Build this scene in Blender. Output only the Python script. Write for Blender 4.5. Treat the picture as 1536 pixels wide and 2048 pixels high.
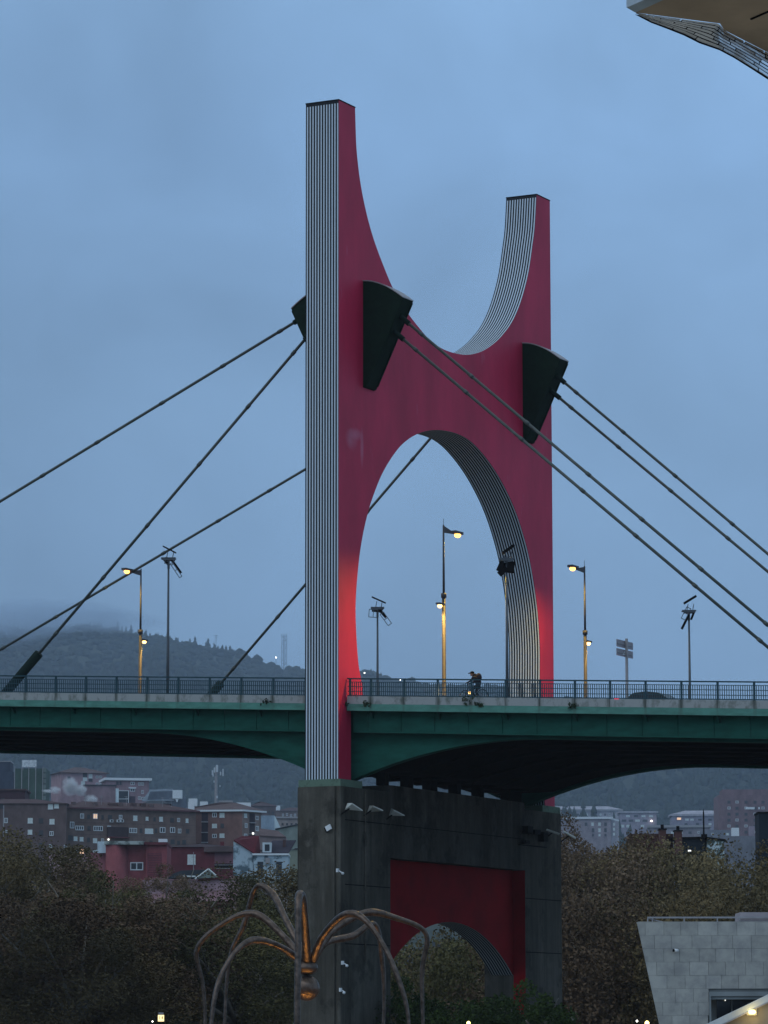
import bpy, bmesh, math, random
import numpy as np
from mathutils import Vector, Matrix
random.seed(7); rng = np.random.default_rng(7)
S = bpy.context.scene
COL = S.collection
for o in list(bpy.data.objects): bpy.data.objects.remove(o)

# ------------------------------------------------------------------ camera
# world: x runs along the bridge, y across it (away from the camera), z = 0 at eye height
FPX = 7283.7; PITCH = .1431439; YAW = .4779462; ROLL = -.0014339
CAM = np.array([93.4266, -174.9272, 0.0])
FW = np.array([-math.sin(YAW)*math.cos(PITCH), math.cos(YAW)*math.cos(PITCH), math.sin(PITCH)])
RT0 = np.array([math.cos(YAW), math.sin(YAW), 0.]); UP0 = np.cross(RT0, FW)
RT = math.cos(ROLL)*RT0 + math.sin(ROLL)*UP0; UP = -math.sin(ROLL)*RT0 + math.cos(ROLL)*UP0
FH = np.array([-math.sin(YAW), math.cos(YAW), 0.])
cam_data = bpy.data.cameras.new('camera'); cam = bpy.data.objects.new('camera', cam_data); COL.objects.link(cam)
cam_data.sensor_fit = 'HORIZONTAL'; cam_data.sensor_width = 36; cam_data.lens = FPX/1536*36
cam_data.clip_start = 1; cam_data.clip_end = 9000
M = Matrix.Identity(4)
for i in range(3): M[i][0] = RT[i]; M[i][1] = UP[i]; M[i][2] = -FW[i]; M[i][3] = CAM[i]
cam.matrix_world = M; S.camera = cam
GZ = -3.2                                          # ground level

# ------------------------------------------------------------------ world: dusk overcast
W = bpy.data.worlds.new('World'); S.world = W; W.use_nodes = True
nt = W.node_tree; nt.nodes.clear(); N = nt.nodes; L = nt.links
out = N.new('ShaderNodeOutputWorld'); bg = N.new('ShaderNodeBackground'); L.new(bg.outputs[0], out.inputs[0])
SUN_AZ = math.radians(200); SUN_EL = math.radians(38)
sky = N.new('ShaderNodeTexSky'); sky.sky_type = 'NISHITA'; sky.sun_disc = False
sky.sun_elevation = SUN_EL; sky.sun_rotation = SUN_AZ
tc = N.new('ShaderNodeTexCoord'); sep = N.new('ShaderNodeSeparateXYZ'); L.new(tc.outputs['Generated'], sep.inputs[0])
# cloud deck: colour by elevation, soft mottling
ramp = N.new('ShaderNodeValToRGB'); L.new(sep.outputs['Z'], ramp.inputs[0])
e = ramp.color_ramp.elements
e[0].position = 0.0; e[0].color = (2.15, 3.65, 5.8, 1)
e[1].position = 1.0; e[1].color = (4.3, 5.3, 6.3, 1)
for p_, c_ in ((.10, (2.15, 3.75, 6.05, 1)), (.17, (2.2, 3.8, 6.1, 1)), (.24, (2.35, 4.15, 6.9, 1)), (.32, (2.65, 4.6, 7.4, 1)), (.5, (3.7, 5.0, 6.6, 1))):
    q_ = ramp.color_ramp.elements.new(p_); q_.color = c_
mp = N.new('ShaderNodeMapping'); mp.inputs['Scale'].default_value = (1, 1, 1.25); L.new(tc.outputs['Generated'], mp.inputs[0])
n1 = N.new('ShaderNodeTexNoise'); n1.inputs['Scale'].default_value = 11; n1.inputs['Detail'].default_value = 4; n1.inputs['Roughness'].default_value = .5; n1.inputs['Distortion'].default_value = .4
L.new(mp.outputs[0], n1.inputs['Vector'])
mr = N.new('ShaderNodeMapRange'); mr.inputs[1].default_value = .3; mr.inputs[2].default_value = .7; mr.inputs[3].default_value = .86; mr.inputs[4].default_value = 1.12
L.new(n1.outputs[0], mr.inputs[0])
mul = N.new('ShaderNodeVectorMath'); mul.operation = 'SCALE'; L.new(ramp.outputs[0], mul.inputs[0]); L.new(mr.outputs[0], mul.inputs['Scale'])
# the overcast is a little brighter towards the right of the view (where the last light is)
nrm = N.new('ShaderNodeVectorMath'); nrm.operation = 'DOT_PRODUCT'; L.new(tc.outputs['Generated'], nrm.inputs[0]); nrm.inputs[1].default_value = (math.cos(YAW), math.sin(YAW), 0)
mr2 = N.new('ShaderNodeMapRange'); mr2.inputs[1].default_value = -.16; mr2.inputs[2].default_value = .16; mr2.inputs[3].default_value = .86; mr2.inputs[4].default_value = 1.14; L.new(nrm.outputs['Value'], mr2.inputs[0])
mul2 = N.new('ShaderNodeVectorMath'); mul2.operation = 'SCALE'; L.new(mul.outputs[0], mul2.inputs[0]); L.new(mr2.outputs[0], mul2.inputs['Scale'])
mx = N.new('ShaderNodeMixRGB'); mx.inputs[0].default_value = .93; L.new(sky.outputs[0], mx.inputs[1]); L.new(mul2.outputs[0], mx.inputs[2])
L.new(mx.outputs[0], bg.inputs[0]); bg.inputs[1].default_value = .1

sun_d = bpy.data.lights.new('sun', 'SUN'); sun = bpy.data.objects.new('sun', sun_d); COL.objects.link(sun)
sun_d.energy = .55; sun_d.angle = math.radians(60); sun_d.color = (.86, .94, 1.0)
SD = Vector((math.sin(SUN_AZ)*math.cos(SUN_EL), math.cos(SUN_AZ)*math.cos(SUN_EL), math.sin(SUN_EL)))
sun.rotation_euler = SD.to_track_quat('Z', 'Y').to_euler()
S.view_settings.view_transform = 'Standard'; S.view_settings.look = 'None'; S.view_settings.gamma = 1
S.view_settings.exposure = 0.0; S.view_settings.use_curve_mapping = False
S.render.engine = 'CYCLES'; S.cycles.use_denoising = True; S.cycles.max_bounces = 6
S.cycles.volume_bounces = 1; S.cycles.sample_clamp_indirect = 4

# ------------------------------------------------------------------ helpers
def ray(u, v): return FW + RT*(u-768)/FPX - UP*(v-1024)/FPX
def on(ax, u, v, c):                                # photo direction -> point on the plane axis = c
    d = ray(u, v); return CAM + d*((c-CAM[ax])/d[ax])
def at(u, v, D):                                    # photo direction -> point at horizontal distance D
    d = ray(u, v); return CAM + d*(D/(d@FH))

class MB:
    def __init__(s): s.v = []; s.f = []; s.m = []
    def add(s, vs, fs, mi=0):
        b = len(s.v); s.v += [tuple(float(c) for c in p) for p in vs]; s.f += [tuple(b+i for i in f) for f in fs]; s.m += [mi]*len(fs); return s
    def box(s, x0, x1, y0, y1, z0, z1, mi=0):
        return s.add([(x0,y0,z0),(x1,y0,z0),(x1,y1,z0),(x0,y1,z0),(x0,y0,z1),(x1,y0,z1),(x1,y1,z1),(x0,y1,z1)],
              [(0,3,2,1),(4,5,6,7),(0,1,5,4),(1,2,6,5),(2,3,7,6),(3,0,4,7)], mi)
    def obox(s, P, ex, ey, ez, x0, x1, y0, y1, z0, z1, mi=0):   # oriented box
        P = np.array(P, float); ex, ey, ez = map(np.array, (ex, ey, ez)); vs = []
        for z in (z0, z1):
            for x, y in ((x0,y0),(x1,y0),(x1,y1),(x0,y1)): vs.append(P+ex*x+ey*y+ez*z)
        return s.add(vs, [(0,3,2,1),(4,5,6,7),(0,1,5,4),(1,2,6,5),(2,3,7,6),(3,0,4,7)], mi)
    def prism(s, poly, a, b, mi=0):                # poly: list of points, extruded from offset a to offset b (vectors)
        a = np.array(a, float); b = np.array(b, float); n = len(poly); P = [np.array(p, float) for p in poly]
        return s.add([p+a for p in P]+[p+b for p in P], [tuple(range(n))[::-1], tuple(range(n, 2*n))]+[(i,(i+1)%n,n+(i+1)%n,n+i) for i in range(n)], mi)
    def tube(s, pts, r, seg=8, mi=0, cap=True):
        pts = [np.array(p, float) for p in pts]; n = len(pts); rs = r if hasattr(r, '__len__') else [r]*n
        ref = None; vs = []
        for i, p in enumerate(pts):
            t = pts[min(i+1, n-1)]-pts[max(i-1, 0)]; t = t/(np.linalg.norm(t)+1e-9)
            if ref is None: ref = np.array([0,0,1.]) if abs(t[2]) < .9 else np.array([1.,0,0])
            a = ref-t*(ref@t); a /= np.linalg.norm(a); ref = a; b = np.cross(t, a)
            for k in range(seg):
                w = 2*math.pi*k/seg; vs.append(p+rs[i]*(math.cos(w)*a+math.sin(w)*b))
        fs = [(i*seg+k, i*seg+(k+1)%seg, (i+1)*seg+(k+1)%seg, (i+1)*seg+k) for i in range(n-1) for k in range(seg)]
        if cap: fs += [tuple(range(seg))[::-1], tuple((n-1)*seg+k for k in range(seg))]
        return s.add(vs, fs, mi)
    def ball(s, c, r, seg=10, rings=6, mi=0, sc=(1,1,1)):
        vs = []; fs = []
        for j in range(1, rings):
            t = math.pi*j/rings
            for k in range(seg):
                w = 2*math.pi*k/seg; vs.append((c[0]+r*sc[0]*math.sin(t)*math.cos(w), c[1]+r*sc[1]*math.sin(t)*math.sin(w), c[2]+r*sc[2]*math.cos(t)))
        vs += [(c[0],c[1],c[2]+r*sc[2]), (c[0],c[1],c[2]-r*sc[2])]; T = len(vs)-2
        for j in range(rings-2):
            for k in range(seg): fs.append((j*seg+k, (j+1)*seg+k, (j+1)*seg+(k+1)%seg, j*seg+(k+1)%seg))
        for k in range(seg):
            fs.append((T, k, (k+1)%seg)); fs.append((T+1, (rings-2)*seg+(k+1)%seg, (rings-2)*seg+k))
        return s.add(vs, fs, mi)
    def mesh(s, name, mats, org=(0,0,0), smooth=False):
        me = bpy.data.meshes.new(name); o = np.array(org, float)
        me.from_pydata([(p[0]-o[0], p[1]-o[1], p[2]-o[2]) for p in s.v], [], s.f)
        for m in (mats if isinstance(mats, (list, tuple)) else [mats]): me.materials.append(m)
        if any(s.m): me.polygons.foreach_set('material_index', s.m)
        if smooth: me.polygons.foreach_set('use_smooth', [True]*len(me.polygons))
        me.update(); return me

def tag(o, label=None, cat=None, group=None, kind=None):
    for k, v in (('label', label), ('category', cat), ('group', group), ('kind', kind)):
        if v: o[k] = v
    return o
def thing(name, label, cat, loc, group=None):       # Empty at the thing's base
    o = bpy.data.objects.new(name, None); COL.objects.link(o); o.location = Vector([float(c) for c in loc]); o.empty_display_size = .5
    return tag(o, label, cat, group)
def rootloc(p):
    v = Vector((0,0,0))
    while p is not None: v += p.location; p = p.parent
    return v
def part(name, mb, mat, parent, smooth=False, label=None):
    o = bpy.data.objects.new(name, mb.mesh(name, mat, rootloc(parent), smooth)); COL.objects.link(o); o.parent = parent
    if label: o['label'] = label
    return o
def solo(name, mb, mat, label, cat, loc, group=None, smooth=False):
    o = bpy.data.objects.new(name, mb.mesh(name, mat, loc, smooth)); COL.objects.link(o); o.location = Vector([float(c) for c in loc])
    return tag(o, label, cat, group)
def struct(name, mb, mat, smooth=False, kind='structure'):
    o = bpy.data.objects.new(name, mb.mesh(name, mat, (0,0,0), smooth)); COL.objects.link(o); o['kind'] = kind; return o
def copy_tree(o, loc=None, parent=None):
    c = o.copy(); COL.objects.link(c); c.parent = parent
    if loc is not None: c.location = loc
    for ch in [x for x in COL.objects if x.parent == o]: copy_tree(ch, None, c)
    return c

# ------------------------------------------------------------------ materials
def mat(name, col, rough=.8, metal=0., var=.0, vscale=3., stretch=(1,1,1), bump=0., emit=None, estr=0., spec=.3, col2=None, thr=(.35,.65), objvar=0.):
    m = bpy.data.materials.new(name); m.use_nodes = True; t = m.node_tree; n = t.nodes; l = t.links
    b = n['Principled BSDF']; b.inputs['Roughness'].default_value = rough; b.inputs['Metallic'].default_value = metal
    b.inputs['Specular IOR Level'].default_value = spec; b.inputs['Base Color'].default_value = (*col, 1)
    if emit: b.inputs['Emission Color'].default_value = (*emit, 1); b.inputs['Emission Strength'].default_value = estr
    if var or bump or col2:
        tc = n.new('ShaderNodeTexCoord'); mp = n.new('ShaderNodeMapping'); mp.inputs['Scale'].default_value = stretch; l.new(tc.outputs['Object'], mp.inputs[0])
        nz = n.new('ShaderNodeTexNoise'); nz.inputs['Scale'].default_value = vscale; nz.inputs['Detail'].default_value = 6; nz.inputs['Roughness'].default_value = .62; l.new(mp.outputs[0], nz.inputs['Vector'])
        r = n.new('ShaderNodeMapRange'); r.inputs[1].default_value = thr[0]; r.inputs[2].default_value = thr[1]; l.new(nz.outputs[0], r.inputs[0])
        mx = n.new('ShaderNodeMixRGB'); l.new(r.outputs[0], mx.inputs[0])
        c2 = col2 if col2 else tuple(min(1, c*(1+var)) for c in col); c1 = col if col2 else tuple(c*(1-var) for c in col)
        mx.inputs[1].default_value = (*c1, 1); mx.inputs[2].default_value = (*c2, 1); src = mx.outputs[0]
        if objvar:
            oi = n.new('ShaderNodeObjectInfo'); hs = n.new('ShaderNodeHueSaturation'); l.new(src, hs.inputs['Color'])
            rr = n.new('ShaderNodeMapRange'); rr.inputs[3].default_value = 1-objvar; rr.inputs[4].default_value = 1+objvar; l.new(oi.outputs['Random'], rr.inputs[0]); l.new(rr.outputs[0], hs.inputs['Value']); src = hs.outputs[0]
        l.new(src, b.inputs['Base Color'])
        if bump:
            bp = n.new('ShaderNodeBump'); bp.inputs['Strength'].default_value = bump; bp.inputs['Distance'].default_value = .05; l.new(nz.outputs[0], bp.inputs['Height']); l.new(bp.outputs[0], b.inputs['Normal'])
    return m
MAT = dict(
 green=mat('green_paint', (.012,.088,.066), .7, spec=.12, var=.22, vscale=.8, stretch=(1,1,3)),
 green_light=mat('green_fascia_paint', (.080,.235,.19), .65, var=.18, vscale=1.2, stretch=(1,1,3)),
 green_dark=mat('anchor_green_paint', (.005,.018,.011), .75, spec=.12, var=.2),
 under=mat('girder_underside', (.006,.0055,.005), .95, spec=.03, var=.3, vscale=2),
 kerb=mat('kerb_concrete', (.33,.35,.35), .9, var=.0, col2=(.15,.17,.15), vscale=1.3, stretch=(1.6,1.6,1.2), thr=(.50,.70)),
 conc_old=mat('pier_concrete', (.098,.092,.068), .95, spec=.1, col2=(.024,.025,.019), vscale=.7, stretch=(2.0,2.0,.22), thr=(.36,.72), bump=.3),
 rail=mat('rail_paint', (.012,.055,.075), .55),
 steel=mat('galvanised_steel', (.33,.32,.33), .55, .3, var=.1),
 pole=mat('lamp_pole_steel', (.07,.066,.068), .6, .2),
 pole_dark=mat('mast_steel', (.10,.12,.14), .6, .3),
 black=mat('black_housing', (.006,.006,.007), .8, spec=.08),
 cable=mat('cable_sheath', (.075,.092,.086), .45, .2, var=.15, vscale=2),
 sleeve=mat('cable_sleeve', (.010,.022,.018), .8, spec=.1),
 asphalt=mat('asphalt', (.05,.05,.052), .95, var=.15),
 white=mat('white_paint', (.72,.76,.78), .7),
 glass=mat('dark_glass', (.018,.022,.03), .15, spec=.5),
 blind=mat('roller_blind', (.62,.68,.66), .8, var=.08),
 lit=mat('lit_window', (.8,.6,.4), .6, emit=(1,.58,.34), estr=.85),
 litw=mat('cool_lit_window', (.8,.8,.8), .6, emit=(.95,.95,.85), estr=1.4),
 bulb=mat('sodium_bulb', (1,.7,.3), .4, emit=(1,.42,.085), estr=5),
 bulbw=mat('warm_bulb', (1,.8,.5), .4, emit=(1,.52,.15), estr=6),
 bulby=mat('yellow_bulb', (1,.8,.4), .4, emit=(1,.78,.22), estr=6),
 bulbc=mat('cold_bulb', (1,1,1), .4, emit=(1,.95,.85), estr=9),
 tail=mat('tail_light', (.6,.02,.04), .3, emit=(1,.03,.10), estr=6),
)

def post_stains(m, amount, width):                  # dirty runs below each railing post
    t = m.node_tree; n = t.nodes; l = t.links; b = n['Principled BSDF']; src = b.inputs['Base Color'].links[0].from_socket
    tc = n.new('ShaderNodeTexCoord'); sp = n.new('ShaderNodeSeparateXYZ'); l.new(tc.outputs['Object'], sp.inputs[0])
    def mth(op, a, v):
        k = n.new('ShaderNodeMath'); k.operation = op
        if hasattr(a, 'is_linked'): l.new(a, k.inputs[0])
        if hasattr(v, 'is_linked'): l.new(v, k.inputs[1])
        else: k.inputs[1].default_value = v
        return k.outputs[0]
    mp = n.new('ShaderNodeMapping'); mp.inputs['Scale'].default_value = (4,4,.8); l.new(tc.outputs['Object'], mp.inputs[0]); z = n.new('ShaderNodeTexNoise'); z.inputs['Scale'].default_value = 1.4; z.inputs['Detail'].default_value = 6; l.new(mp.outputs[0], z.inputs['Vector'])
    d = mth('ABSOLUTE', mth('SUBTRACT', mth('FRACT', mth('ADD', mth('DIVIDE', mth('SUBTRACT', sp.outputs['X'], 1.5127), 2.0366), 50.5), 0), .5), 0)
    d = mth('ADD', d, mth('MULTIPLY', mth('SUBTRACT', z.outputs[0], .5), .25))
    r = n.new('ShaderNodeMapRange'); r.inputs[1].default_value = width; r.inputs[2].default_value = 0; r.inputs[3].default_value = 0; r.inputs[4].default_value = amount; l.new(d, r.inputs[0])
    x = n.new('ShaderNodeMixRGB'); l.new(r.outputs[0], x.inputs[0]); l.new(src, x.inputs[1]); x.inputs[2].default_value = (.06,.075,.06,1); l.new(x.outputs[0], b.inputs['Base Color'])
post_stains(MAT['kerb'], .8, .10); post_stains(MAT['green_light'], .35, .06)
HAZE = .00007; MIST = .00022
# ------------------------------------------------------------------ ground and air
TH = 2.09; PW = 28.1; HT = 51.86; H0 = 13.9; A1 = 1.96
g = MB().add([(-5000,-1500,GZ),(4000,-1500,GZ),(4000,6000,GZ),(-5000,6000,GZ)], [(0,1,2,3)])
pz = MB().box(20, 190, -200, -45, GZ, GZ+.004); struct('plaza', pz, mat('plaza_bounce_paving', (.30,.26,.21), .9, var=.2, vscale=.3))  # unseen pale paving, added to bounce light up under the titanium roof edge
struct('ground', g, mat('paving', (.14,.13,.115), .95, var=.25, vscale=.05))

# ------------------------------------------------------------------ pylon
def trace(px, ax=0, c=0.):
    return [tuple(on(ax, u, v, c)[[1,2]]) for u, v in px]
def spline(P, k=5):                                 # Catmull-Rom
    P = [np.array(p, float) for p in P]; Q = [2*P[0]-P[1]]+P+[2*P[-1]-P[-2]]; R = []
    for i in range(1, len(Q)-2):
        for j in range(k):
            t = j/k; a, b, c, d = Q[i-1:i+3]
            R.append(.5*((2*b)+(c-a)*t+(2*a-5*b+4*c-d)*t*t+(3*b-a-3*c+d)*t**3))
    R.append(P[-1]); return R
def smooth(R, n=2):
    for _ in range(n): R = [R[0]]+[(R[i-1]+2*R[i]+R[i+1])/4 for i in range(1, len(R)-1)]+[R[-1]]
    return R
Uc = smooth(spline(trace([(711.4,258),(713.3,301),(720.2,361.6),(731.9,422),(747.5,478.8),(767,531.6),(787.5,580),(813.9,624),(841,659),(860,680),(883.4,697),(908.8,706.3),(932.3,709.8),(951.8,706.9),(969.4,700),(989,686.4),(1004.5,671),(1024,645),(1039.7,610),(1051.4,571),(1059,535.8),(1065,492.8),(1069.5,457.7),(1071.5,425)])))
Uc = [np.array((A1, HT))]+Uc+[np.array((PW-A1, HT))]
Lc = smooth(spline(trace([(727,1392),(722,1356),(718.2,1336.7),(714.3,1297.7),(711.4,1239),(711.6,1200),(715,1150),(722,1090),(735,1028),(750,982),(768,940),(794,900),(813.9,880.5),(835.4,867.5),(860,860.6),(889.3,861),(918.6,869),(944,884.6),(969.4,912),(992.8,945),(1012.3,980),(1028,1014),(1043.6,1058),(1060,1120),(1072.9,1200),(1076.8,1239),(1079.7,1288),(1080,1336.7),(1079.5,1395)])))
LW = 1.45
outline = [np.array((0,H0)), np.array((0,HT))]+Uc+[np.array((PW,HT)), np.array((PW,H0)), np.array((PW-LW,H0)), np.array((PW-LW,17.9))]+Lc[::-1]+[np.array((LW,17.9)), np.array((LW,H0))]
def stripe_mat(name, whitec=(.60,.70,.79), darkc=(.008,.012,.02), top=None, lo=.40):
    m = bpy.data.materials.new(name); m.use_nodes = True; t = m.node_tree; n = t.nodes; l = t.links; b = n['Principled BSDF']
    b.inputs['Roughness'].default_value = .55; b.inputs['Specular IOR Level'].default_value = .2
    tc = n.new('ShaderNodeTexCoord'); sp = n.new('ShaderNodeSeparateXYZ'); l.new(tc.outputs['Object'], sp.inputs[0])
    def math_(op, a, v):
        k = n.new('ShaderNodeMath'); k.operation = op; l.new(a, k.inputs[0]); k.inputs[1].default_value = v; return k.outputs[0]
    # twelve light bands across the thickness, narrow dark margin at each edge
    s = math_('MULTIPLY', math_('ADD', sp.outputs['X'], TH), 12/TH)
    fr = math_('FRACT', s, 0); a = math_('GREATER_THAN', fr, .40); c = math_('LESS_THAN', fr, .84)
    k = n.new('ShaderNodeMath'); k.operation = 'MULTIPLY'; l.new(a, k.inputs[0]); l.new(c, k.inputs[1])
    z = math_('LESS_THAN', sp.outputs['Z'], (HT-H0)-.17); k2 = n.new('ShaderNodeMath'); k2.operation = 'MULTIPLY'; l.new(k.outputs[0], k2.inputs[0]); l.new(z, k2.inputs[1])
    mx = n.new('ShaderNodeMixRGB'); l.new(k2.outputs[0], mx.inputs[0]); mx.inputs[1].default_value = (*darkc,1); mx.inputs[2].default_value = (*whitec,1); l.new(mx.outputs[0], b.inputs['Base Color'])
    return m
MAT['stripe'] = stripe_mat('black_and_white_stripes')
def red_mat():
    m = mat('red_paint', (.49,.022,.072), .55, var=.16, vscale=.22, stretch=(1,1.5,.6), spec=.22)
    t = m.node_tree; n = t.nodes; l = t.links; b = n['Principled BSDF']; src = b.inputs['Base Color'].links[0].from_socket
    tc = n.new('ShaderNodeTexCoord')                 # faint scuffs where paint has chalked
    nz = n.new('ShaderNodeTexNoise'); nz.inputs['Scale'].default_value = .9; nz.inputs['Detail'].default_value = 8; mp = n.new('ShaderNodeMapping'); mp.inputs['Scale'].default_value = (1,1,.35); l.new(tc.outputs['Object'], mp.inputs[0]); l.new(mp.outputs[0], nz.inputs['Vector'])
    r = n.new('ShaderNodeMapRange'); r.inputs[1].default_value = .66; r.inputs[2].default_value = .78; r.inputs[4].default_value = .25; l.new(nz.outputs[0], r.inputs[0])
    mx = n.new('ShaderNodeMixRGB'); l.new(r.outputs[0], mx.inputs[0]); l.new(src, mx.inputs[1]); mx.inputs[2].default_value = (.55,.30,.42,1); l.new(mx.outputs[0], b.inputs['Base Color'])
    # the one pale run mark on the near leg
    sp = n.new('ShaderNodeSeparateXYZ'); l.new(tc.outputs['Object'], sp.inputs[0])
    def blob(cy, cz, ry, rz):
        vm = n.new('ShaderNodeVectorMath'); vm.operation = 'SUBTRACT'; l.new(tc.outputs['Object'], vm.inputs[0]); vm.inputs[1].default_value = (0, cy, cz-H0)
        vs = n.new('ShaderNodeVectorMath'); vs.operation = 'MULTIPLY'; l.new(vm.outputs[0], vs.inputs[0]); vs.inputs[1].default_value = (0, 1/ry, 1/rz)
        ln = n.new('ShaderNodeVectorMath'); ln.operation = 'LENGTH'; l.new(vs.outputs[0], ln.inputs[0])
        rr = n.new('ShaderNodeMapRange'); rr.inputs[1].default_value = 1; rr.inputs[2].default_value = .3; rr.inputs[3].default_value = 0; rr.inputs[4].default_value = .55; l.new(ln.outputs['Value'], rr.inputs[0]); return rr.outputs[0]
    src = mx.outputs[0]
    for (u, v, ry, rz) in ((703,878,.8,.7), (724,895,.25,1.3), (712,868,.9,.4)):
        P = on(0, u, v, 0); bb = blob(P[1], P[2], ry, rz); k = n.new('ShaderNodeMath'); k.operation = 'MULTIPLY'; l.new(bb, k.inputs[0]); l.new(nz.outputs[0], k.inputs[1])
        m2 = n.new('ShaderNodeMixRGB'); l.new(k.outputs[0], m2.inputs[0]); l.new(src, m2.inputs[1]); m2.inputs[2].default_value = (.55,.30,.42,1); src = m2.outputs[0]
    l.new(src, b.inputs['Base Color']); return m
MAT['red'] = red_mat()
pylon = thing('bridge_pylon', 'tall red portal tower with arched opening and black and white striped sides', 'bridge tower', (0,0,H0))
bm = bmesh.new(); vs0 = [bm.verts.new((0, p[0], p[1]-H0)) for p in outline]
f = bm.faces.new(vs0); r = bmesh.ops.extrude_face_region(bm, geom=[f])
bmesh.ops.translate(bm, vec=(-TH,0,0), verts=[v for v in r['geom'] if isinstance(v, bmesh.types.BMVert)])
bmesh.ops.recalc_face_normals(bm, faces=bm.faces[:])
for fc in bm.faces: fc.material_index = 0 if abs(fc.normal.x) > .5 else 1
bmesh.ops.triangulate(bm, faces=[fc for fc in bm.faces if len(fc.verts) > 4])
me = bpy.data.meshes.new('portal_frame'); bm.to_mesh(me); bm.free(); me.materials.append(MAT['red']); me.materials.append(MAT['stripe'])
pf = bpy.data.objects.new('portal_frame', me); COL.objects.link(pf); pf.parent = pylon
# thin cap on each leg
for y0, y1 in ((-.02, A1+.02), (PW-A1-.02, PW+.02)):
    part('leg_cap', MB().box(-TH-.02, .02, y0, y1, HT+.003, HT+.06), MAT['black'], pylon)
for y0, y1 in ((-.25, 2.3), (PW-2.3, PW+.25)):
    part('base_plate', MB().box(-TH-.25, .25, y0, y1, 13.505, H0-.003), bpy.data.materials.get('plinth_green') or mat('plinth_green', (.13,.20,.15), .9, col2=(.06,.08,.06), vscale=2, thr=(.5,.7)), pylon)
# anchor housings: fan-shaped boxes on both faces of both legs, two sockets each
def fan_poly(sx, x0):
    arc = []; c = np.array((-.6, 36.6)); 
    for k in range(9):
        t = k/8; x = 2.5*t; z = 42.05-1.15*(t**1.8); arc.append((x0+sx*x, z))
    return arc+[(x0+sx*.16, 36.05), (x0+sx*.0, 36.0)]
for y0, y1, yn in ((2.9, 4.2, 'near'), (PW-4.2, PW-2.9, 'far')):
    for sx, x0 in ((1, .002), (-1, -TH-.002)):
        P = fan_poly(sx, x0)
        h = part('anchor_housing', MB().prism([(x, y0, z) for x, z in P], (0,0,0), (0,y1-y0,0)), MAT['green_dark'], pylon)
        top = P[:9]; cv = MB()
        for i in range(8):
            (xa, za), (xb, zb) = top[i], top[i+1]
            cv.prism([(xa,y0-.05,za+.012),(xb,y0-.05,zb+.012),(xb,y0-.05,zb+.07),(xa,y0-.05,za+.07)], (0,0,0), (0,y1-y0+.1,0))
        part('cover_plate', cv, MAT['steel'], h)
        sk = MB()                                    # raised rim on the sloping face and panel seam
        a = np.array((x0+sx*2.5, 0, 40.9)); b = np.array((x0+sx*.16, 0, 36.05)); d = (b-a)/np.linalg.norm(b-a); nn = np.array((sx*.9,0,-.436)); nn = np.array((-d[2]*sx*1.,0,d[0]*sx)); nn = nn if nn[0]*sx > 0 else -nn
        for yy in (y0+.02, y1-.12): sk.obox(a+np.array((0,yy,0)), d, (0,1,0), nn, .1, 5.2, 0, .1, .003, .06)
        part('rim', sk, MAT['green_dark'], h)

# ------------------------------------------------------------------ stay cables
def zdeck(x): return 18.5-.0535*x
def unit(a): return a/np.linalg.norm(a)
cab_label = {
 ('n',0,0):'upper near-side stay cable running left and leaving the frame high above the deck',
 ('n',0,1):'lower near-side stay cable ending in a thick dark sleeve behind the railing at far left',
 ('f',0,0):'upper far-side stay cable left of the tower, crossing behind the lamp with the left-pointing light',
 ('f',0,1):'far-side stay cable seen through the tower arch and meeting the deck left of it',
 ('n',1,0):'upper of the two stay cables crossing in front of the red tower to the right',
 ('n',1,1):'lower of the two stay cables crossing in front of the red tower to the right',
 ('f',1,0):'upper stay cable leaving the far anchor box towards the right edge',
 ('f',1,1):'lower stay cable leaving the far anchor box towards the right edge'}
CABS = {('n',0,0):((592,643),(0,1003),3.55,-4.1), ('n',0,1):((609,680),(100,1281),3.55,-3.55), ('f',0,0):((610,939),(0,1300),24.5,-4.3), ('f',0,1):((858,880),(450,1357),24.5,-3.7),
        ('n',1,0):((804,635.7),(1536,1250.6),3.55,2.0), ('n',1,1):((790.5,665),(1536,1294.6),3.55,1.65), ('f',1,0):((1117.8,755.7),(1536,1108),24.5,2.0), ('f',1,1):((1106,785),(1536,1143.5),24.5,1.65)}
for key, (p, q_, y, xs) in CABS.items():
    a = on(1, *p, y); b = on(1, *q_, y); d = (b-a)/(b[0]-a[0])
    st = a+d*(xs-a[0]); xe = st[0]
    step = .05*(1 if d[0]*(b[0]-a[0]) > 0 else -1)
    P = st.copy()
    sg = 1 if b[0] > a[0] else -1
    while P[2] > zdeck(P[0])+.05 and abs(P[0]) < 70: P = P+d*sg*.05
    en = P; ln = np.linalg.norm(en-st); t = unit(en-st)
    c = thing('stay_cable', cab_label[key], 'cable', en, 'stay cables holding the deck')
    part('strand', MB().tube([st, en], .085, 10), MAT['cable'], c, True)
    k = 0; s_ = 1.6
    while s_ < ln-2:
        part('collar', MB().tube([st+t*s_, st+t*(s_+.28)], .112, 10), MAT['cable'], c, True); s_ += 4.1+((k*7)%3)*.35; k += 1
    part('top_socket', MB().tube([st-t*.3, st+t*.75], .15, 10), MAT['sleeve'], c, True)
    part('deck_sleeve', MB().tube([en-t*3.4, en], .27, 12), MAT['sleeve'], c, True)

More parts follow.
